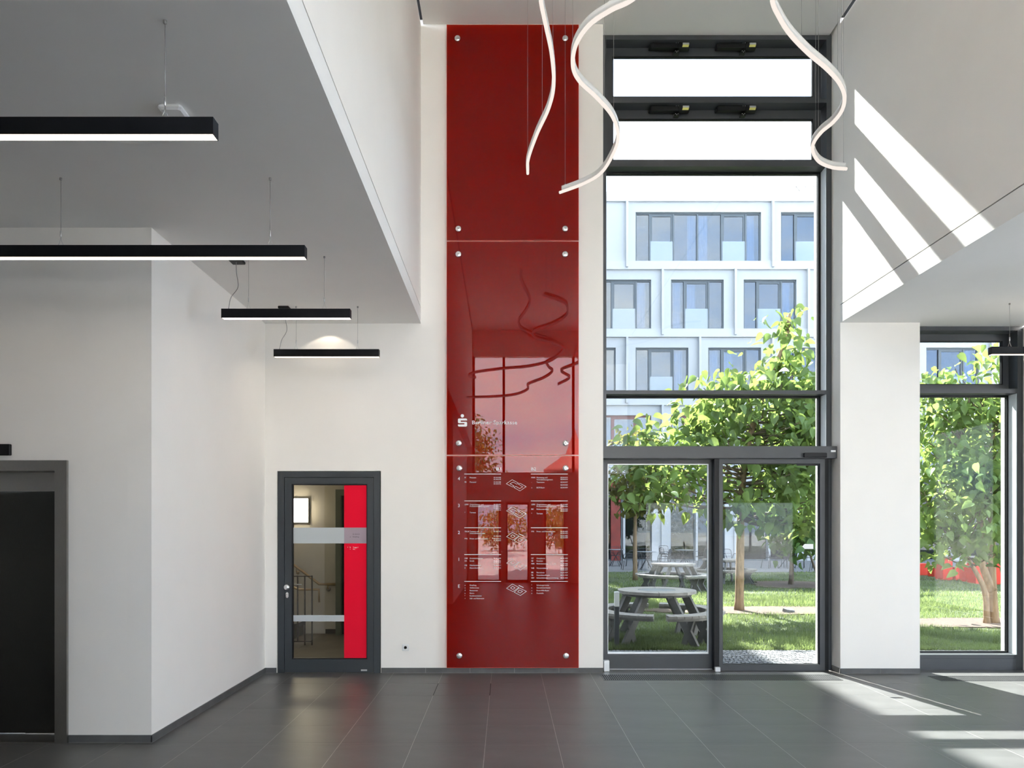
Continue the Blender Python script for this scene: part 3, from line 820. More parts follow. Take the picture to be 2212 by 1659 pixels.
pendant(3.67, -4.9, -1.42, (-3.2, -1.669), 'largest black linear pendant, nearest, at the upper left', (-4.6, 3.72, -4.6))
pendant(5.33, -4.9, -1.42, (-3.167, -1.675), 'long black linear pendant, second from the camera, across the lift corner', (-4.6, 5.38, -4.6))
pendant(6.88, -2.60, -1.42, (-2.36, -1.663), 'short black linear pendant, third from the camera, with cable at its left end', (-2.50, 6.95, -2.545))
pendant(8.45, -2.606, -1.42, (-2.362, -1.665), 'smallest black linear pendant, nearest to the back wall, above the stair door', (-2.50, 8.50, -2.55))
rp_ = pendant(8.33, 5.403, 6.6, (5.622, 6.36), 'black linear pendant at the right edge before the right window', (6.45, 8.38, 6.5))
for yy, lab in ((6.75, 'nearest'), (5.20, 'second nearest'), (3.65, 'third nearest'), (2.10, 'farthest')):
    pendant(yy, 5.403, 6.6, (5.622, 6.36), 'black linear pendant outside the view on the right, %s to the right window' % lab, (6.45, yy + 0.05, 6.5))
MB().box(5.45, 6.55, 8.315, 8.345, 3.7895, 3.7915).build('upper_diffuser', M['lampwarm'], rp_)

# ================================================================== WAVY LIGHT RIBBONS
def ribbon(pts, z, label):
    t = thing('ribbon_pendant', (pts[0][0], pts[0][1], z), label, 'lamp', 'wavy light ribbons under the high ceiling')
    path = smooth_path([(x, y, z) for x, y in pts], 9)
    MB().sweep(path[1:], [(-0.015, 0.014), (0.015, 0.014), (0.015, 0.052), (-0.015, 0.052)]).build('profile', M['profile'], t)
    n = 10
    MB().sweep(path, [(0.0145 * math.cos(2 * math.pi * k / n), 0.0145 * math.sin(2 * math.pi * k / n)) for k in range(n)]).build('light_tube', M['ribbon'], t)
    step = max(6, len(path) // 9)
    for i in list(range(2, len(path), step)):
        q = path[i]
        MB().tube([(q.x, q.y, z + 0.06), (q.x, q.y, ZC)], 0.0012, 5).build('suspension_wire', M['wire'], t)
        MB().lathe([(0.003, 0.050), (0.005, 0.052), (0.005, 0.062), (0.002, 0.068)], Matrix.Translation((q.x, q.y, z)), 8).build('wire_clip', M['steel'], t)


def floorpts(pxs, z):
    r = []
    for px, py in pxs:
        Y = (z - EYE) * F / (VY - py)
        r.append((xat(px, Y), Y))
    return r


ribbon(floorpts([(1140, 375), (1141, 345), (1160, 290), (1185, 235), (1196, 185), (1192, 120), (1180, 60), (1168, 0)], 5.40)
       + [(0.24, 4.95), (0.30, 4.55), (0.567, 4.1), (1.0, 3.5), (1.19, 2.9), (1.10, 2.2), (0.92, 1.7), (0.5, 1.25), (0.0, 1.05), (-0.66, 0.64), (-0.87, 0.25), (-0.80, 0.02), (-0.7, 0.0)], 5.40,
       'slim wavy light ribbon hanging left of the others before the red sign')
ribbon(floorpts([(1209, 416), (1262, 396), (1300, 372), (1328, 325), (1335, 290), (1322, 250), (1290, 212), (1254, 178), (1238, 146), (1243, 100), (1272, 55), (1320, 22), (1366, -1)], 5.12)
       + [(0.98, 4.45), (1.10, 4.1), (1.02, 3.5), (0.85, 3.0), (0.92, 2.5), (1.02, 2.1), (0.88, 1.4), (0.54, 0.6), (0.56, 0.0), (0.3, -0.7), (-0.2, -1.05), (-1.0, -1.2)], 5.12,
       'wide wavy light ribbon in the middle crossing the edge of the red sign')
ribbon(floorpts([(1829, 365), (1798, 362), (1770, 350), (1756, 328), (1758, 308), (1775, 285), (1800, 264), (1819, 238), (1824, 208), (1812, 178), (1785, 148), (1745, 114), (1706, 73), (1682, 35), (1668, 0)], 5.12)
       + [(1.62, 4.5), (1.35, 3.9), (1.5, 3.0), (1.2, 2.2), (1.45, 1.4), (1.25, 0.6)], 5.12,
       'wavy light ribbon on the right hanging before the tall window')

# ================================================================== RED GLASS SIGN
GX0, GX1, GF = -0.711, 0.897, 9.10
zj = [zat(y, 9.10) for y in (53.0, 519.6, 521.6, 982.6, 984.8, 1443.0)]
k910 = 9.10 / F


def text_into(mb, s, px, py, h, align='LEFT', width=None, y=GF - 0.0012, Y=GF):
    # py is the letter mid-line, h the capital height in pixels
    cu = bpy.data.curves.new('t', 'FONT')
    cu.body = s
    cu.size = h * Y / F / 0.72
    cu.align_x = align
    cu.fill_mode = 'FRONT'
    cu.resolution_u = 2
    ob = bpy.data.objects.new('t', cu)
    me = bpy.data.meshes.new_from_object(ob)
    vs = np.array([v.co[:] for v in me.vertices]).reshape(-1, 3)
    if len(vs):
        if width:
            wv = vs[:, 0].max() - vs[:, 0].min()
            vs[:, 0] *= width * Y / F / max(wv, 1e-6)
        q = at(px, py + h / 2, Y)
        mb.add([(q.x + v[0], y, q.z + v[1]) for v in vs], [tuple(p.vertices) for p in me.polygons])
    bpy.data.objects.remove(ob)
    bpy.data.curves.remove(cu)
    bpy.data.meshes.remove(me)


def line_into(mb, pts, w=0.8, closed=False, y=GF - 0.0012):
    P = [at(a, b, GF) for a, b in pts]
    if closed:
        P = P + [P[0]]
    hw = w * k910 / 2
    for a, b in zip(P[:-1], P[1:]):
        d = (b - a).normalized()
        n = Vector((-d.z, 0, d.x)) * hw
        e = d * hw
        mb.add([(p.x, y, p.z) for p in (a - e - n, b + e - n, b + e + n, a - e + n)], [(0, 1, 2, 3)])


labels = ['upper plain red glass panel, topmost of three, under the ceiling', 'middle red glass panel of three, with the white logo and name', 'lower red glass panel of three, with the white floor directory']
panels = []
for i in range(3):
    z1, z0 = zj[2 * i], zj[2 * i + 1]
    p = thing('glass_sign_panel', ((GX0 + GX1) / 2, GF, z0), labels[i], 'sign', 'red glass sign panels on the back wall')
    MB().box(GX0 + 0.003, GX1 - 0.003, GF, GF + 0.010, z0 + 0.003, z1 - 0.003).build('glass', M['redglass'], p)
    MB().frame(GX0, GX1, z0, z1, GF + 0.0005, GF + 0.0095, 0.003, 0.003, 0.003, 0.003).build('polished_edge', M['rededge'], p)
    panels.append(p)
fix = [[(988, 81), (1221, 81), (990, 493), (1221, 493)], [(990, 548), (1221, 548), (991, 957), (1222, 957)], [(992, 1011), (1222, 1011), (992, 1417), (1223, 1417)]]
for p, lst in zip(panels, fix):
    for px, py in lst:
        q = at(px, py, 9.08)
        MX = Matrix.Translation((q.x, WY, q.z)) @ Matrix.Rotation(math.pi / 2, 4, 'X')
        so_ = MB().lathe([(0.020, 0), (0.020, WY - GF + 0.001), (0.036, WY - GF + 0.002), (0.036, WY - GF + 0.009), (0.031, WY - GF + 0.014), (0.012, WY - GF + 0.016)], MX, 24).build('standoff', M['chrome'], p)
        MB().lathe([(0.010, WY - GF + 0.0155), (0.010, WY - GF + 0.018), (0.005, WY - GF + 0.018), (0.005, WY - GF + 0.0165)], MX, 6).build('bolt_head', M['steel'], so_)

# logo and name on the middle panel
lg = MB()
q = at(998.7, 898.3, GF)
lg.add([(q.x + 3.7 * k910 * math.cos(t), GF - 0.0012, q.z + 3.7 * k910 * math.sin(t)) for t in [2 * math.pi * k / 24 for k in range(24)]], [tuple(range(24))])


S_OUT = [(991.0, 904.0), (1007.2, 904.0), (1009.0, 905.8), (1009.0, 908.4), (995.2, 908.4), (995.2, 911.2), (1007.2, 911.2), (1009.0, 913.0), (1009.0, 919.7), (1007.2, 921.5),
         (991.0, 921.5), (989.2, 919.7), (989.2, 916.8), (1003.2, 916.8), (1003.2, 914.2), (991.0, 914.2), (989.2, 912.4), (989.2, 905.8)]
SP = [at(a_, b_, GF) for a_, b_ in S_OUT]
lg.add([(q_.x, GF - 0.0012, q_.z) for q_ in SP], [tuple(range(len(SP)))])
lg.build('logo', M['letter'], panels[1], kind='stuff')
nm = MB()
text_into(nm, 'Berliner Sparkasse', 1019, 912.3, 8.2, width=97)
nm.build('lettering', M['letter'], panels[1], kind='stuff')

# directory on the lower panel
P3 = panels[2]
hdr = MB()
text_into(hdr, 'B1', 1071.5, 1012.8, 7.0, width=10)
text_into(hdr, 'B2', 1147, 1012.8, 7.0, width=10)
hdr.build('column_headings', M['letter'], P3, kind='stuff')
for s, y in (('4', 1033.8), ('3', 1091.8), ('2', 1150), ('1', 1208), ('E', 1266)):
    b = MB()
    text_into(b, s, 988.8, y, 7.2)
    b.build('floor_number', M['letter'], P3)
for y in (1024, 1082, 1140, 1198, 1256):
    for a, e in ((1003.5, 1081.8), (1147.3, 1226)):
        b = MB()
        line_into(b, [(a, y), (e, y)], 1.1)
        b.build('rule', M['letter'], P3)
dirL = {
    4: [(1031.6, 'FI', 'Finanzen', 13.5, ['B1.04.H03', 'B1.04.H19']), (1041.2, 'PE', 'Personal', 13.5, ['B1.04.H08', 'B1.04.H12'])],
    3: [(1089.8, 'OPM', 'Organisations- und', 29.5, ['B1.03.H01', 'B1.03.H08', 'B1.03.H11', 'B1.03.H12']), (1093.6, '', 'Produktivit\u00e4tsmanagement', 42, []), (1107, '*', 'Terrasse', 13, [])],
    2: [(1148, 'TRUK', 'Treasury und', 20, ['B1.02.H03']), (1152, '', 'Unternehmenskunden', 33, []), (1158, '', '', 0, ['B1.02.H08']), (1163.4, 'PFK', 'Privat- und Firmenkunden', 39.5, ['B1.02.H12', 'B1.02.H15'])],
    1: [(1206, 'DBS', 'Direktbankservice', 28, ['B1.01.H03']), (1211.6, 'KR', 'Kredit', 9.5, ['B1.01.H06', 'B1.01.H12']), (1221, 'MB', 'Mitarbeiterbank', 25, ['B1.01.H13']), (1226.8, 'E', 'Eltern-Kind-Raum', 28, ['B1.01.H18'])],
    0: [(1264, 'o', 'Empfang', 14, []), (1269.6, 'o', 'Geldautomat', 20, []), (1275.4, 'Y', 'Restaurant', 17, []), (1281.2, 'u', 'Bistro', 9.5, []), (1287, '*', 'Konferenzr\u00e4ume', 25.5, []), (1292.6, '+', 'Still- und Ruheraum', 31, [])]}
dirR = {
    4: [(1031.6, 'MVM', 'Marketing und', 23, ['B2.04.H13', 'B2.04.H14']), (1036, '', 'Vertriebsmanagement', 35, []), (1041.5, '-', 'Teamzone', 17, ['B2.04.H17']), (1047.5, '', '', 0, ['B2.04.H25']), (1053.2, 'o', 'BCM-Raum', 17, ['B2.04.H09'])],
    3: [(1089.8, 'OPM', 'Organisations- und', 29.5, ['B2.03.H09', 'B2.03.H26']), (1093.8, '', 'Produktivit\u00e4tsmanagement', 42, []), (1099.8, 'RC', 'Risikocontrolling', 25.5, ['B2.03.H20', 'B2.03.H29']), (1109.2, '*', 'Terrasse', 13, [])],
    2: [(1148, 'PFK', 'Privat- und Firmenkunden', 40, ['B2.02.H25', 'B2.02.H21']), (1157.5, '', '', 0, ['B2.02.H02', 'B2.02.H09'])],
    1: [(1206, 'CP', 'Compliance', 18, ['B2.01.H25']), (1211.7, 'RE', 'Revision', 13, ['B2.01.H20']), (1217.6, 'RBR', 'Risikobetreuung und Recht', 42, ['B2.01.H26', 'B2.01.H27']), (1227.2, 'WE', 'Wertermittlung', 24, ['B2.01.H25', 'B2.01.H17']),
        (1236.6, 'BR', 'Betriebsrat', 17, ['B2.01.H29']), (1242.4, 'FB', 'Frauenbeauftragte', 28.5, ['B2.01.H28']), (1248.2, 'SBV', 'Schwerbehindertenvertretung', 47, ['B2.01.H20'])],
    0: [(1264, '*', 'Schulungsr\u00e4ume', 26.5, []), (1269.6, 'o', 'Dienstleisterr\u00e4ume', 29.5, []), (1275.4, 'o', 'Erste-Hilfe-Raum', 26.5, []), (1281.2, 'o', 'Poststelle', 15, [])]}
for D, cx, nx, rx in ((dirL, 1003.5, 1014.6, 1081.8), (dirR, 1147.6, 1159.0, 1226.0)):
    for fl in (4, 3, 2, 1, 0):
        b = MB()
        for y, code, name, wd, nums in D[fl]:
            if code:
                text_into(b, code, cx, y, 2.9)
            if name:
                text_into(b, name, nx, y, 2.9, width=wd)
            for j, s in enumerate(nums):
                text_into(b, s, rx - 15.2, y + 3.9 * j, 2.7, width=15.2)
        b.build('directory_text', M['letter'], P3, kind='stuff')


def cropE(lst, dy=0.0):
    return [(1090 + a / 9.213, 1130 + b / 9.213 + dy) for a, b in lst]


for dy in (0.0, -54.6, -111.5):
    b = MB()
    line_into(b, cropE([(38, 1298), (155, 1212), (285, 1280), (165, 1362)], dy), 0.7, True)
    line_into(b, cropE([(190, 1375), (290, 1290), (435, 1358), (315, 1440)], dy), 0.7, True)
    line_into(b, cropE([(118, 1290), (158, 1258), (208, 1288), (165, 1320)], dy), 0.7, True)
    line_into(b, cropE([(260, 1368), (292, 1330), (358, 1358), (312, 1392)], dy), 0.7, True)
    if dy != -54.6:
        line_into(b, cropE([(285, 1240), (372, 1280)], dy), 1.2)
    b.build('floor_plan_icon', M['letter'], P3, kind='stuff')


def cropC(lst, dy=0.0):
    return [(1100 + a / 11.85, 1000 + b / 11.85 + dy) for a, b in lst]


for dy in (0.0, 58.5):
    b = MB()
    line_into(b, cropC([(235, 545), (275, 520), (432, 608), (275, 716), (120, 630), (170, 600), (268, 656), (345, 612)], dy), 0.7, True)
    line_into(b, cropC([(-75, 533), (75, 430), (235, 515), (195, 545), (100, 490), (20, 533), (125, 590), (85, 616)], dy), 0.7, True)
    b.build('floor_plan_icon', M['letter'], P3, kind='stuff')

# small print on the stair door
DY = 9.1885
t1 = MB()
text_into(t1, 'B1.E0.021', 762.0, 1153.9, 2.8, width=14.5, y=DY, Y=9.19)
text_into(t1, 'Empfang', 762.0, 1159.4, 2.8, width=13.0, y=DY, Y=9.19)
text_into(t1, 'o', 755.5, 1159.4, 3.2, y=DY, Y=9.19)
t1.build('dark_lettering', M['darkprint'], lf, kind='stuff')
t2 = MB()
text_into(t2, 'Treppe 1', 762.3, 1182.2, 2.6, width=11.0, y=DY, Y=9.19)
text_into(t2, 'WC', 762.3, 1186.3, 2.6, width=4.8, y=DY, Y=9.19)
text_into(t2, '<', 750.3, 1182.0, 2.4, y=DY, Y=9.19)
text_into(t2, '%', 755.3, 1182.2, 2.6, y=DY, Y=9.19)
text_into(t2, '>', 755.6, 1186.3, 2.2, y=DY, Y=9.19)
t2.build('white_lettering', M['letter'], lf, kind='stuff')

# ================================================================== COURTYARD GROUND
GZ = -0.02
MB().box(-60, 80, 9.9, 140, -0.5, GZ - 0.02).box(-60, 80, -120, REAR - 0.2, -0.5, GZ - 0.02).build('ground', M['pink'], loc=(0, 0, 0), label='pale paved ground around the building', cat='ground', kind='structure')
lawn = MB().box(-0.4, 32, 10.93, 29.4, -0.3, GZ).build('lawn', M['soil'], loc=(0, 0, 0), label='green courtyard lawn outside the windows', cat='lawn', kind='structure')
MB().box(-0.4, 32, 29.4, 39.0, -0.3, GZ + 0.01).build('terrace', M['terrace'], loc=(8, 34, 0), label='grey paved terrace along the opposite building', cat='terrace', kind='structure')
cb = MB().box(-0.4, 12, 9.62, 10.93, -0.3, GZ - 0.006).build('paving_strip', M['joint'], loc=(4, 10, 0), label='light cobblestone strip between the glazing and the lawn', cat='paving', kind='structure')
b = MB()
y = 9.66
row = 0
while y < 10.88:
    x = 1.0 + (0.03 if row % 2 else 0)
    while x < 9.4:
        w = 0.052 + random.random() * 0.014
        dz = random.uniform(-0.004, 0.004)
        a = random.uniform(-0.012, 0.012)
        h = GZ + 0.004 + dz
        b.add([(x + 0.004, y + 0.004 + a, -0.06), (x + w - 0.004, y + 0.004 - a, -0.06), (x + w - 0.004, y + 0.054, -0.06), (x + 0.004, y + 0.054, -0.06),
               (x + 0.008, y + 0.007 + a, h), (x + w - 0.008, y + 0.007 - a, h), (x + w - 0.008, y + 0.05, h), (x + 0.008, y + 0.05, h)],
              [(4, 5, 6, 7), (0, 1, 5, 4), (1, 2, 6, 5), (2, 3, 7, 6), (3, 0, 4, 7)])
        x += w
    y += 0.058
    row += 1
b.build('cobblestones', M['cobble'], cb, kind='stuff')

# mulch discs at the tree feet
TREES_AT = [(5.01, 16.0), (9.03, 13.9), (8.8, 23.0)]
MULCH = []
for (x, y), (rx, ry), lab in zip(TREES_AT, ((2.3, 0.75), (2.2, 0.7), (1.6, 1.4)), ('bark mulch bed around the single trunk tree', 'bark mulch bed around the forked tree', 'bark mulch bed around the far dark tree')):
    poly = []
    for k in range(60):
        t = 2 * math.pi * k / 60
        r = 1 + 0.12 * math.sin(3 * t + x) + 0.07 * math.sin(7 * t) + random.uniform(-0.05, 0.05)
        poly.append((x + rx * r * math.cos(t) + 0.3, y + ry * r * math.sin(t)))
    MULCH.append((x + 0.3, y, rx, ry))
    MB().prism_z(poly, GZ - 0.01, GZ + 0.022).build('mulch_bed', M['mulch'], loc=(x, y, GZ), label=lab, cat='mulch', kind='structure')
MB().obox((0.18, 0.12, 0.07), Matrix.Translation((5.9, 15.6, 0.03)) @ Euler((0.2, 0.1, 0.5)).to_matrix().to_4x4()).lathe([(0.07, 0), (0.08, 0.03), (0.03, 0.06)], Matrix.Translation((5.97, 15.6, 0.0)), 7).build('stone', M['cobble'], loc=(5.9, 15.6, 0), label='pale stone lying on the mulch right of the trunk', cat='stone')

# grass
def grass(n, x0, x1, y0, y1, h, w):
    X = RNG.uniform(x0, x1, n)
    Y = y0 + (y1 - y0) * RNG.uniform(0, 1, n) ** 1.5
    X = Y * RNG.uniform(0.10, 0.72, n)
    keep = np.ones(n, bool)
    for mx, my, rx, ry in MULCH:
        keep &= ((X - mx) / rx) ** 2 + ((Y - my) / ry) ** 2 > 0.9
    X, Y = X[keep], Y[keep]
    m = len(X)
    patch = 0.75 + 0.35 * np.sin(X * 1.9 + 1.3) * np.cos(Y * 1.4) + 0.15 * np.sin(X * 5.3 + Y * 4.1)
    H = h * RNG.uniform(0.5, 1.25, m) * patch
    A = RNG.uniform(0, 2 * math.pi, m)
    L = RNG.uniform(0.2, 0.9, m) * H
    V = np.zeros((m, 3, 3))
    ca, sa = np.cos(A), np.sin(A)
    V[:, 0] = np.stack([X - ca * w, Y - sa * w, np.full(m, GZ - 0.005)], 1)
    V[:, 1] = np.stack([X + ca * w, Y + sa * w, np.full(m, GZ - 0.005)], 1)
    V[:, 2] = np.stack([X - sa * L, Y + ca * L, GZ + H], 1)
    return V.reshape(-1, 3)


def raw_mesh(name, V, n_per, faces, m):
    # V: (k*n_per, 3) vertices, faces: list of index tuples (triangles) for one piece
    k = len(V) // n_per
    me = bpy.data.meshes.new(name)
    Fc = np.array(faces)
    idx = (Fc[None, :, :] + (np.arange(k) * n_per)[:, None, None]).reshape(-1)
    me.vertices.add(len(V))
    me.vertices.foreach_set('co', np.ascontiguousarray(V, dtype=np.float32).reshape(-1))
    me.loops.add(len(idx))
    me.loops.foreach_set('vertex_index', idx.astype(np.int32))
    nf = len(idx) // 3
    me.polygons.add(nf)
    me.polygons.foreach_set('loop_start', np.arange(0, nf * 3, 3, dtype=np.int32))
    me.polygons.foreach_set('loop_total', np.full(nf, 3, dtype=np.int32))
    me.update(calc_edges=True)
    me.validate()
    me.materials.append(m)
    return me


V = np.concatenate([grass(90000, 0, 12, 10.95, 20, 0.085, 0.006), grass(50000, 0, 22, 16, 29.3, 0.08, 0.011)])
go = bpy.data.objects.new('grass', raw_mesh('grass', V, 3, [(0, 1, 2)], M['grass']))
go.parent = lawn
col.objects.link(go)
go['kind'] = 'stuff'

# ================================================================== TREES
LEAF_V = np.array([(0, 0, 0), (-0.15, -0.04, 0.05), (-0.30, 0.10, 0.12), (-0.34, 0.36, 0.13), (-0.19, 0.70, 0.02), (0, 1.0, -0.20),
                   (0.19, 0.70, 0.02), (0.34, 0.36, 0.13), (0.30, 0.10, 0.12), (0.15, -0.04, 0.05), (0, 0.30, 0.0), (0, 0.65, -0.07)], float)
LEAF_F = [(0, 10, 1), (1, 10, 2), (2, 10, 3), (3, 10, 11), (3, 11, 4), (4, 11, 5), (0, 9, 10), (9, 8, 10), (8, 7, 10), (7, 11, 10), (7, 6, 11), (6, 5, 11)]
SMALL_V = np.array([(0, 0, 0), (-0.25, 0.4, 0.03), (0, 1, -0.08), (0.25, 0.4, 0.03)], float)
SMALL_F = [(0, 3, 1), (1, 3, 2)]


def tree(name, label, base, trunk, trunk_r, crowns, n_tips, per_tip, leaf_size, leafm, barkm, parts=300, lobes=None, small=False, seed=1, spread=0.28, group=None):
    rg = np.random.default_rng(seed)
    t = thing(name, base, label, 'tree', group)
    for stem, r0, r1 in zip(trunk, trunk_r, [0.35] * len(trunk)):
        pts = smooth_path(stem, 6)
        n = len(pts)
        MB().tube(pts, [r0 * (1.18 if i == 0 else 1 - (1 - r1) * i / n) for i in range(n)], 10).build('trunk', barkm, t)
    joints = [q for stem in trunk for q in smooth_path(stem, 10) if q.z > 0.30 * max(p[2] for p in stem)]
    wts = np.array([c[2] for c in crowns], float)
    wts /= wts.sum()
    leaves = []
    bb = MB()
    nbranch = 0
    for i in range(n_tips):
        c, r, _ = crowns[rg.choice(len(crowns), p=wts)]
        u = rg.normal(size=3)
        u /= np.linalg.norm(u)
        rad = rg.uniform(0.35, 1.0) ** 0.5
        tip = Vector((c[0] + u[0] * r[0] * rad, c[1] + u[1] * r[1] * rad, c[2] + u[2] * r[2] * rad))
        j = min(joints, key=lambda q: (q - tip).length + 0.9 * max(0, q.z - tip.z + 0.2) + rg.uniform(0, 0.3))
        mid = (j + tip) / 2 + Vector((rg.uniform(-.12, .12), rg.uniform(-.12, .12), -0.10))
        if i % 2 == 0:
            L = (tip - j).length
            bb.tube(smooth_path([j, mid, tip], 3), [0.008 + 0.012 * L * (1 - k / 6) for k in range(7)], 5, caps=False)
        out = (tip - Vector(c))
        for k in range(per_tip):
            o = tip + Vector(rg.normal(size=3) * spread * np.array([1, 1, 0.55]))
            az = rg.uniform(0, 2 * math.pi)
            pitch = -rg.uniform(-0.1, 1.35)
            d = Vector((math.cos(az) * math.cos(pitch), math.sin(az) * math.cos(pitch), math.sin(pitch)))
            d = (d + Vector((out.x, out.y, 0)) * 0.25).normalized()
            up = Vector((rg.normal() * 0.55, rg.normal() * 0.55, 1.0))
            x = d.cross(up).normalized()
            z = x.cross(d)
            s = leaf_size * rg.uniform(0.6, 1.2)
            leaves.append((o, x, d, z, s))
    bb.build('branches', M['twig'], t, kind='stuff')
    leaves.sort(key=lambda q: q[0].y)
    LV, LF = (SMALL_V, SMALL_F) if small else (LEAF_V, LEAF_F)
    if parts:
        me = bpy.data.meshes.new('leaf')
        me.from_pydata([tuple(v) for v in LV], [], LF)
        me.polygons.foreach_set('use_smooth', [True] * len(LF))
        me.materials.append(leafm)
        for o, x, d, z, s in leaves[:parts]:
            R = Matrix((x, d, z)).transposed().to_4x4()
            ob = bpy.data.objects.new('leaf', me)
            ob.parent = t
            ob.matrix_local = Matrix.Translation(o - Vector(base)) @ R @ Matrix.Scale(s, 4)
            col.objects.link(ob)
    rest = leaves[parts:]
    B = np.array([[x[:], d[:], z[:]] for o, x, d, z, s in rest])
    O = np.array([o[:] for o, x, d, z, s in rest])
    S = np.array([s for o, x, d, z, s in rest])
    VV = np.einsum('vi,nij->nvj', LV, B) * S[:, None, None] + O[:, None, :] - np.array(base)[None, None, :]
    me = raw_mesh('foliage', VV.reshape(-1, 3), len(LV), LF, leafm)
    ob = bpy.data.objects.new('foliage', me)
    ob.parent = t
    col.objects.link(ob)
    ob['kind'] = 'stuff'
    return t


tree('young_tree', 'tall young tree with one slim trunk and big leaves outside the sliding door', (5.01, 16.0, GZ),
     [[(5.01, 16.0, GZ), (5.03, 16.0, 1.2), (5.06, 16.0, 2.4), (5.16, 15.98, 3.4), (5.5, 15.95, 4.6), (5.95, 15.9, 5.7), (6.05, 15.9, 6.3)]], [0.095],
     [((5.45, 15.8, 4.05), (1.45, 1.3, 1.05), 5.0), ((6.2, 15.6, 3.5), (1.0, 1.1, 0.9), 3.0), ((5.7, 15.4, 2.45), (1.2, 1.1, 0.65), 3.0), ((3.75, 15.7, 3.55), (1.1, 1.0, 0.5), 2.6),
      ((3.1, 15.2, 2.75), (0.9, 0.9, 0.5), 1.7), ((4.3, 15.2, 2.3), (0.8, 0.8, 0.35), 0.9), ((6.02, 15.9, 5.5), (0.22, 0.22, 0.8), 0.9), ((5.9, 15.8, 4.9), (0.6, 0.5, 0.4), 0.9), ((4.75, 15.7, 4.45), (0.8, 0.7, 0.45), 1.6), ((6.5, 15.7, 4.4), (0.6, 0.7, 0.6), 1.2)],
     250, 13, 0.245, M['leaf'], M['bark'], seed=4, group='courtyard trees')
tree('young_tree', 'broad forked tree with big leaves outside the right window', (9.03, 13.9, GZ),
     [[(9.10, 13.9, GZ), (9.06, 13.9, 0.7), (9.05, 13.9, 1.6), (9.0, 13.9, 2.6), (9.1, 13.9, 3.8)], [(8.93, 13.85, GZ), (8.88, 13.85, 0.6), (8.6, 13.8, 1.1), (8.2, 13.7, 1.6)],
      [(9.06, 13.9, 0.6), (8.85, 13.9, 1.2), (8.80, 13.9, 2.2), (8.5, 13.9, 3.4)]], [0.085, 0.06, 0.075],
     [((8.9, 13.8, 3.1), (1.35, 1.1, 1.25), 5.0), ((9.6, 13.8, 3.3), (1.1, 1.0, 1.2), 3.0), ((8.15, 13.5, 2.3), (0.75, 0.8, 0.85), 2.6), ((8.4, 13.4, 1.5), (0.8, 0.7, 0.35), 1.1),
      ((8.15, 13.8, 4.2), (0.40, 0.5, 0.6), 1.0), ((9.35, 13.8, 4.6), (0.4, 0.5, 0.6), 0.9)],
     280, 14, 0.19, M['leaf'], M['bark'], seed=9, group='courtyard trees')
tree('shade_tree', 'reddish green smaller tree by the terrace at the left window edge', (4.35, 25.0, GZ),
     [[(4.35, 25.0, GZ), (4.35, 25.0, 2.0), (4.4, 25.0, 4.2)]], [0.08],
     [((4.2, 24.8, 3.6), (1.0, 0.9, 1.4), 3.0), ((5.1, 24.8, 3.1), (0.8, 0.8, 0.8), 1.5)], 90, 12, 0.25, M['leaf_red'], M['bark'], parts=120, seed=14, group='courtyard trees')
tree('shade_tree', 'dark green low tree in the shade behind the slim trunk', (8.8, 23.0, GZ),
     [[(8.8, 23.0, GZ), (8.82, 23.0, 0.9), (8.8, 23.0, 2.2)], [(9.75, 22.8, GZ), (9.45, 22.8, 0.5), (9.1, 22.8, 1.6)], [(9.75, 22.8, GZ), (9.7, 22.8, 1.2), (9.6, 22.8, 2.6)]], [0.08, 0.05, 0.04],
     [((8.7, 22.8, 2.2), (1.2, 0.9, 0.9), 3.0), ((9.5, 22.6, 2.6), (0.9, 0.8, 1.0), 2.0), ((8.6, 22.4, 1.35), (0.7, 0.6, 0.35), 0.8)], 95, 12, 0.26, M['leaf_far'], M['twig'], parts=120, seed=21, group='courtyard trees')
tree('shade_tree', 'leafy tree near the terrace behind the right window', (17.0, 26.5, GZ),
     [[(17.0, 26.5, GZ), (17.0, 26.5, 2.0), (17.1, 26.5, 4.6)]], [0.1],
     [((16.8, 26.3, 4.0), (1.9, 1.4, 1.6), 1.0)], 70, 12, 0.30, M['leaf_far'], M['twig'], parts=60, seed=23, group='courtyard trees')
# planting at the street side, mirrored in the red glass
tree('street_tree', 'dark broad tree at the street mirrored in the red sign', (-3.6, -22.0, GZ),
     [[(-3.6, -22.0, GZ), (-3.6, -22.0, 3.0), (-3.5, -22.0, 6.5)]], [0.22],
     [((-3.2, -22.0, 5.6), (2.5, 2.0, 2.7), 3.0), ((-4.6, -22.0, 5.2), (2.4, 2.0, 2.2), 1.5)], 460, 18, 0.27, M['leaf_far'], M['twig'], parts=0, small=True, seed=31, spread=0.4, group='street planting')
for i, (x, y, r) in enumerate(((-11.5, -27, 1.9), (-5.2, -31.5, 1.9), (0.0, -36, 1.9), (3.6, -28, 1.9), (11.0, -31, 1.9))):
    tree('street_bush', ['leftmost', 'second from the left', 'middle', 'second from the right', 'rightmost'][i] + ' yellow green street bush mirrored in the red sign', (x, y, GZ), [[(x, y, GZ), (x, y, 0.8), (x, y, 1.6)]], [0.08],
         [((x, y, 1.75), (r, 1.2, 1.45), 1.0)], 110, 14, 0.30, M['leaf_rear'], M['twig'], parts=0, small=True, seed=40 + i, spread=0.35, group='street planting')
tw = thing('round_tower', (5.6, -42.0, GZ), 'round tower with conical red roof mirrored in the red sign', 'tower')
MT = Matrix.Translation((5.6, -42.0, GZ))
MB().lathe([(1.6, 0), (1.6, 6.2)], MT, 28).build('tower_wall', M['facade'], tw)
MB().lathe([(2.5, 6.2), (2.5, 6.35), (0.75, 7.6), (0.7, 7.7), (0.02, 9.6)], MT, 28).build('roof', M['roofred'], tw)

# ================================================================== OPPOSITE BUILDING
FY = 39.0
KF = FY / F


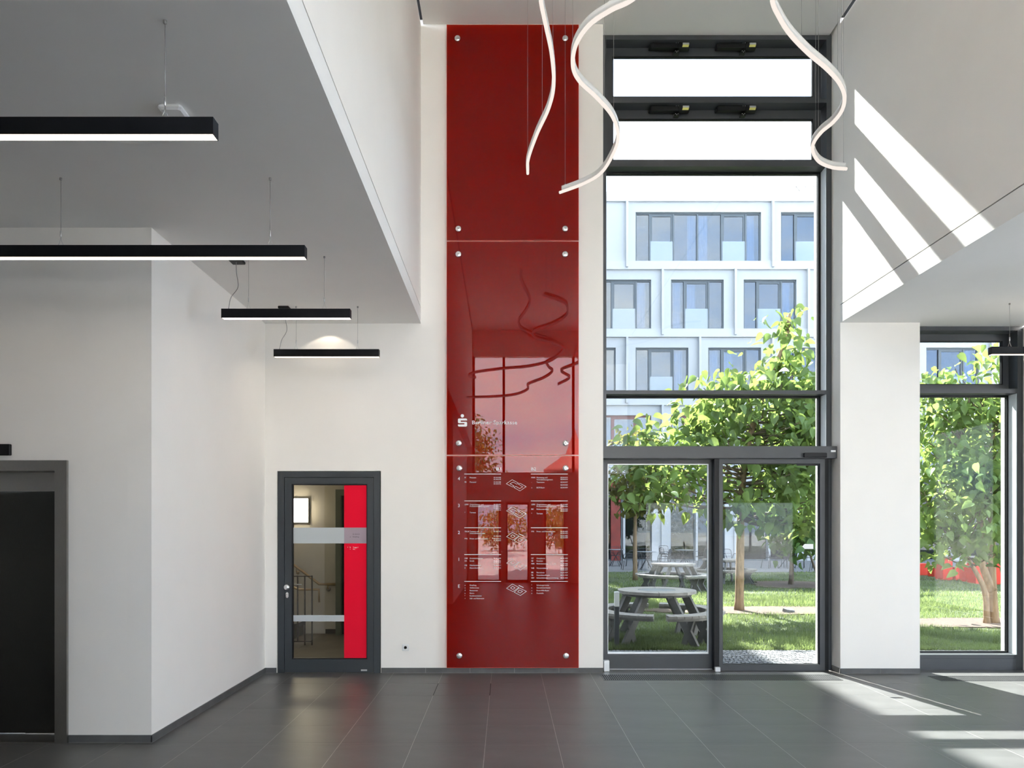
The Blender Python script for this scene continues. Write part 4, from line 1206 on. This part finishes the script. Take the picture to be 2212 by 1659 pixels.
def fx_(px):
    return (px - VX) * KF


bd = thing('courtyard_building', (14, FY, GZ), 'white office building with dark framed windows across the courtyard', 'building')
XA, XB = -0.5, 31.0
LINES = [18.70, 15.18, 11.63, 8.10]
MB().box(XA, XB, FY + 0.36, FY + 9, GZ, 19.1).build('body', M['core'], bd)
MB().box(XA, XB, FY - 0.10, FY + 0.36, 18.70, 19.19).build('parapet', M['facade_band'], bd)
MB().box(XA, fx_(1500), FY + 1.5, FY + 5, 19.1, 19.32).build('roof_upstand', M['facade'], bd)
MB().box(fx_(1654), fx_(1656.5), FY + 2.0, FY + 2.06, 19.1, 21.8).build('flagpole', M['facade'], bd)
rl = MB()
for a, c in (((1718, 416), (1718, 403)), ((1740, 416), (1740, 403)), ((1718, 403), (1757, 403)), ((1757, 403), (1766, 394)), ((1719, 403), (1728, 413))):
    rl.tube([at(a[0], a[1], FY + 1), at(c[0], c[1], FY + 1)], 0.02, 5)
rl.build('roof_railing', M['wire'], bd)
curt = {(0, 1), (0, 2), (1, 1), (1, 2), (2, 1), (2, 2)}


def facade_window(x0, x1, z0, z1, muls, redf=False, drape=None):
    Yf = FY + 0.10
    fr = MB().frame(x0, x1, z0, z1, Yf, Yf + 0.10, 0.07, 0.07, 0.07, 0.09)
    for m in muls:
        fr.box(m - 0.04, m + 0.04, Yf - 0.03, Yf + 0.10, z0 + 0.07, z1 - 0.09)
    edges = [x0 + 0.03] + list(muls) + [x1 - 0.03]
    for i in range(1, len(edges) - 1):
        if (edges[i + 1] - edges[i]) > 1.0 and (i % 3 == 1):
            fr.frame(edges[i] + 0.04, edges[i + 1] - 0.04, z0 + 0.07, z1 - 0.09, Yf + 0.01, Yf + 0.09, 0.09, 0.09, 0.08, 0.10)
    w = fr.build('window', M['fred'] if redf else M['fwin'], bd)
    for i in range(len(edges) - 1):
        a, c = edges[i] + 0.04, edges[i + 1] - 0.04
        MB().box(a, c, Yf + 0.045, Yf + 0.055, z0 + 0.07, z1 - 0.09).build('pane', M['fglass'], w)
        if (c - a) > 0.9 and i % 3 == 1:
            MB().box(a - 0.02, c + 0.02, Yf - 0.02, Yf - 0.008, z0 + 0.05, z0 + 1.08).build('rail_glass', M['frail'], w)
    if drape:
        for a, c in drape:
            n = max(6, int((c - a) / 0.035))
            v = []
            for k in range(n + 1):
                v.append((a + (c - a) * k / n, Yf + 0.15 + 0.03 * math.sin(k * 1.7)))
            pts = v + [(p[0], p[1] + 0.01) for p in reversed(v)]
            m_ = MB()
            vs = [(p[0], p[1], z0 + 0.08) for p in v] + [(p[0], p[1], z1 - 0.1) for p in v]
            m_.add(vs, [(k, k + 1, n + 2 + k, n + 1 + k) for k in range(n)], True)
            m_.build('curtain', M['curtain'], w)


for r, zl in enumerate(LINES):
    zt, zb, zn = zl - 0.53, zl - 3.11, zl - 3.54
    step = 314.0 if r == 0 else 157.0
    first = 1353.5 if r in (0, 2) else 1430.0
    fins = [first + step * k for k in range(-4, 8)]
    fins = [f for f in fins if XA + 0.3 < fx_(f) < XB - 0.3]
    MB().box(XA, XB, FY, FY + 0.36, zt, zl).build('lintel_band', M['facade'], bd)
    MB().box(XA, XB, FY - 0.10, FY + 0.36, zn, zb).build('sill_band', M['facade_band'], bd)
    last = XA
    for i, f in enumerate(fins + [None]):
        if f is None:
            if last < XB:
                MB().box(last, XB, FY, FY + 0.36, zb, zt).build('wall_panel', M['facade'], bd)
            break
        MB().box(fx_(f) - 0.055, fx_(f) + 0.055, FY - 0.22, FY, zn + 0.10, zl - 0.002).build('fin', M['facade_band'], bd)
        x0, x1 = fx_(f + 19.5), fx_(f + step - 23.5)
        if x1 > XB - 0.2:
            MB().box(last, x0, FY, FY + 0.36, zb, zt).build('wall_panel', M['facade'], bd)
            last = x0
            continue
        MB().box(last, x0, FY, FY + 0.36, zb, zt).build('wall_panel', M['facade'], bd)
        last = x1
        L = x1 - x0
        muls = [x0 + L * q for q in ((0.115, 0.304, 0.496, 0.689, 0.881) if r == 0 else (0.26, 0.72))]
        dr = None
        if r == 0:
            dr = [(muls[1] + 0.75, muls[2] - 0.05), (muls[2] + 0.05, muls[2] + 0.55), (muls[4] + 0.05, muls[4] + 0.5)]
        elif i % 2 == 1:
            dr = [(muls[1] + 0.08, muls[1] + 0.5)]
        else:
            dr = [(x0 + 0.15, x0 + 0.55), (muls[0] + 0.1, muls[0] + 0.6)]
        facade_window(x0, x1, zb, zt, muls, redf=(r == 3 and i <= 3), drape=dr)
# ground floor
zg = LINES[-1] - 3.54
MB().box(XA, XB, FY - 0.05, FY + 0.36, zg - 0.46, zg).build('fascia', M['facade'], bd)
cols = [1428 + 157 * k for k in range(-2, 6)]
for c in cols:
    x0, x1 = fx_(c - 20), fx_(c + 20)
    if x1 < XA or x0 > XB:
        continue
    MB().box(x0, (x0 + x1) / 2, FY - 0.02, FY + 0.36, GZ, zg - 0.46).box((x0 + x1) / 2, x1, FY - 0.10, FY + 0.36, GZ, zg - 0.46).build('column', M['facade_band'], bd)
    a, e = x1, fx_(c + 137)
    m = fx_(c + 78)
    if e > XB:
        continue
    w = MB().frame(a, e, GZ, zg - 0.46, FY + 0.12, FY + 0.22, 0.06, 0.06, 0.08, 0.06).box(a, e, FY + 0.12, FY + 0.22, 3.25, 3.35).box(m - 0.16, m - 0.06, FY + 0.10, FY + 0.22, GZ, zg - 0.46).build('shopfront', M['fwin'], bd)
    MB().box(m - 0.06, m + 0.05, FY + 0.05, FY + 0.22, GZ, zg - 0.46).build('white_mullion', M['facade_band'], w)
    for q0, q1 in ((a + 0.06, m - 0.16), (m + 0.05, e - 0.06)):
        MB().box(q0, q1, FY + 0.155, FY + 0.165, GZ + 0.08, 3.25).build('pane', M['shopglass'], w)
        MB().box(q0, q1, FY + 0.155, FY + 0.165, 3.35, zg - 0.52).build('pane', M['shopglass'], w)
    MB().box(a, e, FY + 0.30, FY + 0.37, GZ, zg - 0.46).build('inner_screen', M['brown'], w)
MB().box(fx_(1319.5), fx_(1340), FY - 0.06, FY + 0.10, GZ, zg - 0.46).build('red_column', M['redpaint'], bd)

# wing on the left whose roof edge shades the hall
wg = thing('side_wing', (-6, 26, GZ), 'white office wing closing the courtyard on the left, outside the view', 'building')
MB().box(-13, -0.62, 13.5, 39.0, GZ, 19.10).build('body', M['facade'], wg)
MB().box(-13, -0.5, 13.4, 38.9, 18.70, 19.20).build('parapet', M['facade_band'], wg)
for r, zl in enumerate(LINES + [4.55]):
    for k in range(6):
        y0 = 15.0 + 3.9 * k
        w = MB().box(-0.62, -0.60, y0, y0 + 2.73, zl - 3.11, zl - 0.53).build('window', M['fwin'], wg)
        MB().box(-0.60, -0.594, y0 + 0.07, y0 + 1.30, zl - 3.04, zl - 0.6).build('pane', M['fglass'], w)
        MB().box(-0.60, -0.594, y0 + 1.42, y0 + 2.66, zl - 3.04, zl - 0.6).build('pane', M['fglass'], w)

# ================================================================== COURTYARD FURNITURE
def picnic(loc, rot, label):
    t = thing('picnic_table', (0, 0, 0), label, 'table', 'round picnic tables on the lawn')
    R, zt = 0.62, 0.775
    N = 40
    # top: eight wedge boards around a metal disc
    for k in range(8):
        a0, a1 = 2 * math.pi * k / 8 + 0.006, 2 * math.pi * (k + 1) / 8 - 0.006
        seg = [a0 + (a1 - a0) * j / 5 for j in range(6)]
        poly = [(R * math.cos(a), R * math.sin(a)) for a in seg] + [(0.30 * math.cos(a), 0.30 * math.sin(a)) for a in reversed(seg)]
        MB().prism_z(poly, zt - 0.045, zt).build('top_board', M['wood'], t)
    MB().lathe([(0.296, zt - 0.045), (0.296, zt - 0.003), (0.28, zt - 0.002)], Matrix.Identity(4), 32).build('metal_disc', M['tabledisc'], t)
    MB().lathe([(0.55, zt - 0.085), (0.55, zt - 0.045)], Matrix.Identity(4), 24).build('under_ring', M['woodleg'], t)
    for k in range(4):
        a = math.pi / 2 * k + math.pi / 4
        c, s = math.cos(a), math.sin(a)
        side = Vector((-s, c, 0)) * 0.18
        for sg in (-1, 1):
            p0 = Vector((0.46 * c, 0.46 * s, zt - 0.085)) + side * sg
            p1 = Vector((0.93 * c, 0.93 * s, GZ)) + side * sg
            MB().bar(p0, p1, 0.045, 0.12, up=(c, s, 0.6)).build('leg', M['woodleg'], t)
            q0 = Vector((0.86 * c, 0.86 * s, 0.40)) + side * sg
            q1 = Vector((0.70 * c, 0.70 * s, GZ)) + side * sg
            MB().bar(q0, q1, 0.04, 0.09, up=(c, s, 0.6)).build('bench_brace', M['woodleg'], t)
        span = math.radians(78)
        bn = MB()
        for j in range(12):
            b0 = a - span / 2 + span * j / 12 + 0.004
            b1 = a - span / 2 + span * (j + 1) / 12 - 0.004
            bn.prism_z([(1.06 * math.cos(b0), 1.06 * math.sin(b0)), (1.06 * math.cos(b1), 1.06 * math.sin(b1)), (0.78 * math.cos(b1), 0.78 * math.sin(b1)), (0.78 * math.cos(b0), 0.78 * math.sin(b0))], 0.43, 0.47)
        for j in range(8):
            b0, b1 = a - span / 2 + span * j / 8, a - span / 2 + span * (j + 1) / 8
            bn.prism_z([(1.0 * math.cos(b0), 1.0 * math.sin(b0)), (1.0 * math.cos(b1), 1.0 * math.sin(b1)), (0.84 * math.cos(b1), 0.84 * math.sin(b1)), (0.84 * math.cos(b0), 0.84 * math.sin(b0))], 0.385, 0.43)
        bn.build('bench', M['wood'], t)
    t.location = loc
    t.rotation_euler = (0, 0, rot)
    return t


def dup(src, loc, rot, label, group=None):
    c = copy_tree(src)
    c.location = loc
    c.rotation_euler = (0, 0, rot)
    c['label'] = label
    if group:
        c['group'] = group
    return c


pt = picnic((xat(1418.5, 12.0), 12.0, 0.0), math.radians(-8), 'large round picnic table, nearest, behind the fixed door leaf')
dup(pt, (xat(1454, 21.2), 21.2, -0.03), math.radians(2), 'round picnic table in the middle distance left of the slim trunk')
dup(pt, (xat(1560, 23.8), 23.8, -0.03), math.radians(20), 'farthest round picnic table, partly hidden by the slim trunk')

bo = thing('bollard', (xat(1332, 11.1), 11.1, GZ), 'slim dark bollard with a white top on the lawn', 'bollard')
x = xat(1332, 11.1)
MB().cbox(x - 0.034, x + 0.034, 11.066, 11.134, GZ, zat(1310, 11.1), 0.006).build('post', M['frame'], bo)
MB().cbox(x - 0.035, x + 0.035, 11.065, 11.135, zat(1310, 11.1), zat(1278, 11.1), 0.006).build('white_head', M['white'], bo)


def bistro_chair(label):
    t = thing('bistro_chair', (0, 0, 0), label, 'chair', 'wire bistro chairs on the terrace')
    m = M['wiremetal']
    for sx in (-1, 1):
        MB().tube([(0.20 * sx, -0.20, 0.45), (0.24 * sx, -0.25, 0.0)], 0.012, 6).build('leg', m, t)
        MB().tube([(0.19 * sx, 0.20, 0.45), (0.24 * sx, 0.27, 0.0)], 0.012, 6).build('leg', m, t)
        MB().tube(smooth_path([(0.21 * sx, 0.20, 0.46), (0.235 * sx, 0.10, 0.66), (0.24 * sx, -0.12, 0.66), (0.21 * sx, -0.20, 0.46)], 4), 0.010, 6).build('armrest', m, t)
    st_ = MB()
    for i in range(9):
        q = -0.20 + 0.05 * i
        st_.tube([(q, -0.21, 0.455), (q, 0.21, 0.455)], 0.005, 4)
        st_.tube([(-0.21, q, 0.458), (0.21, q, 0.458)], 0.005, 4)
    st_.tube([(-0.21, -0.21, 0.45), (0.21, -0.21, 0.45), (0.21, 0.21, 0.45), (-0.21, 0.21, 0.45), (-0.21, -0.21, 0.45)], 0.010, 6)
    st_.build('seat', m, t)
    bk = MB()
    bk.tube(smooth_path([(-0.21, 0.21, 0.45), (-0.22, 0.27, 0.70), (-0.17, 0.30, 0.84), (0.17, 0.30, 0.84), (0.22, 0.27, 0.70), (0.21, 0.21, 0.45)], 4), 0.011, 6)
    for i in range(6):
        q = -0.15 + 0.06 * i
        bk.tube([(q, 0.215, 0.46), (q * 1.05, 0.295, 0.83)], 0.005, 4)
    for z in (0.56, 0.68):
        bk.tube([(-0.21, 0.21 + (z - 0.45) * 0.22, z), (0.21, 0.21 + (z - 0.45) * 0.22, z)], 0.005, 4)
    bk.build('backrest', m, t)
    return t


def bistro_table(label):
    t = thing('bistro_table', (0, 0, 0), label, 'table', 'bistro tables on the terrace')
    MB().lathe([(0.40, 0.735), (0.41, 0.745), (0.40, 0.755)], Matrix.Identity(4), 28).build('table_top', M['tabledisc'], t)
    for k in range(4):
        a = math.pi / 2 * k + 0.4
        MB().tube([(0.30 * math.cos(a), 0.30 * math.sin(a), 0.735), (-0.05 * math.cos(a), -0.05 * math.sin(a), 0.38), (-0.33 * math.cos(a), -0.33 * math.sin(a), 0.0)], 0.012, 6).build('leg', M['wiremetal'], t)
    return t


tb = bistro_table('bistro table at the left window edge before the red column')
ch = bistro_chair('wire chair before the red column, left of its table')
sets = [(1330, 33.6, 'the leftmost bistro table'), (1396, 30.8, 'the bistro table before the brown glazing'), (1478, 33.0, 'the bistro table right of the white column'), (1700, 32.0, 'the shaded bistro table behind the far dark tree')]
first_t = first_c = True
for n, (px, Y, nm_) in enumerate(sets):
    lab = nm_[4:]
    lab = lab + ' on the grey terrace'
    if first_t:
        tb.location = (xat(px, Y), Y, GZ + 0.01)
        tb['label'] = lab
        first_t = False
    else:
        dup(tb, (xat(px, Y), Y, GZ + 0.01), 0.3 * n, lab)
    for j, (dx, dy, rz, wd) in enumerate(((-0.72, 0.05, math.pi / 2, 'left of'), (0.72, 0.0, -math.pi / 2, 'right of'), (0.1, 0.75, 0.15, 'behind'))):
        lab = 'wire bistro chair ' + wd + ' ' + nm_
        l_ = (xat(px, Y) + dx, Y + dy, GZ + 0.01)
        if first_c:
            ch.location = l_
            ch.rotation_euler = (0, 0, rz)
            ch['label'] = lab
            first_c = False
        else:
            dup(ch, l_, rz + 0.2 * (n - 1), lab)
for px, Y, rz, lab in ((1576, 30.5, 0.2, 'wire bistro chair seen just left of the slim trunk'), (1436, 36.0, 0.0, 'wire bistro chair alone before the white column'), (1765, 30.0, 2.6, 'wire bistro chair nearest the right edge of the door glass')):
    dup(ch, (xat(px, Y), Y, GZ + 0.01), rz, lab)

# red blocks and bench table seen through the right window
blocks = [(1981, 2009, 1218, 1245, 27.5), (2019, 2034, 1222, 1246, 26.6), (2037, 2058, 1206, 1252, 25.0), (2064, 2082, 1226, 1252, 25.0), (2090, 2104, 1220, 1254, 24.2), (2108, 2126, 1217, 1258, 23.4), (2152, 2172, 1212, 1262, 23.2)]
order = ['leftmost red block seat beside the white pier', 'second red block seat from the left', 'tall red block under the left end of the plank', 'low red block under the plank', 'narrow red block right of the plank', 'red block left of the forked tree stem', 'red block right of the forked tree stem']
for (a, e, y0, y1, Y), lab in zip(blocks, order):
    x0, x1 = xat(a, Y), xat(e, Y)
    t = thing('block_seat', ((x0 + x1) / 2, Y, GZ), lab + ' on the lawn edge', 'seat', 'red block seats at the terrace')
    z1 = zat(y0, Y)
    MB().cbox(x0, x1, Y, Y + 0.45, GZ, z1 - 0.03, 0.01).build('body', M['redblock'], t)
    MB().cbox(x0 - 0.008, x1 + 0.008, Y - 0.008, Y + 0.458, z1 - 0.03, z1, 0.008).build('lid', M['redblock'], t)
plk = thing('plank_bench', (xat(2062, 24.8), 24.8, GZ), 'long grey plank resting over the red blocks', 'bench')
MB().cbox(xat(2030, 24.9), xat(2130, 24.9), 24.9, 25.45, zat(1205, 24.9), zat(1202, 24.9), 0.006).build('plank', M['wood'], plk)
MB().box(xat(2060, 25), xat(2062, 25), 25.1, 25.25, GZ, zat(1205, 25)).box(xat(2126, 25), xat(2128, 25), 25.1, 25.25, GZ, zat(1205, 25)).build('trestle', M['woodleg'], plk)
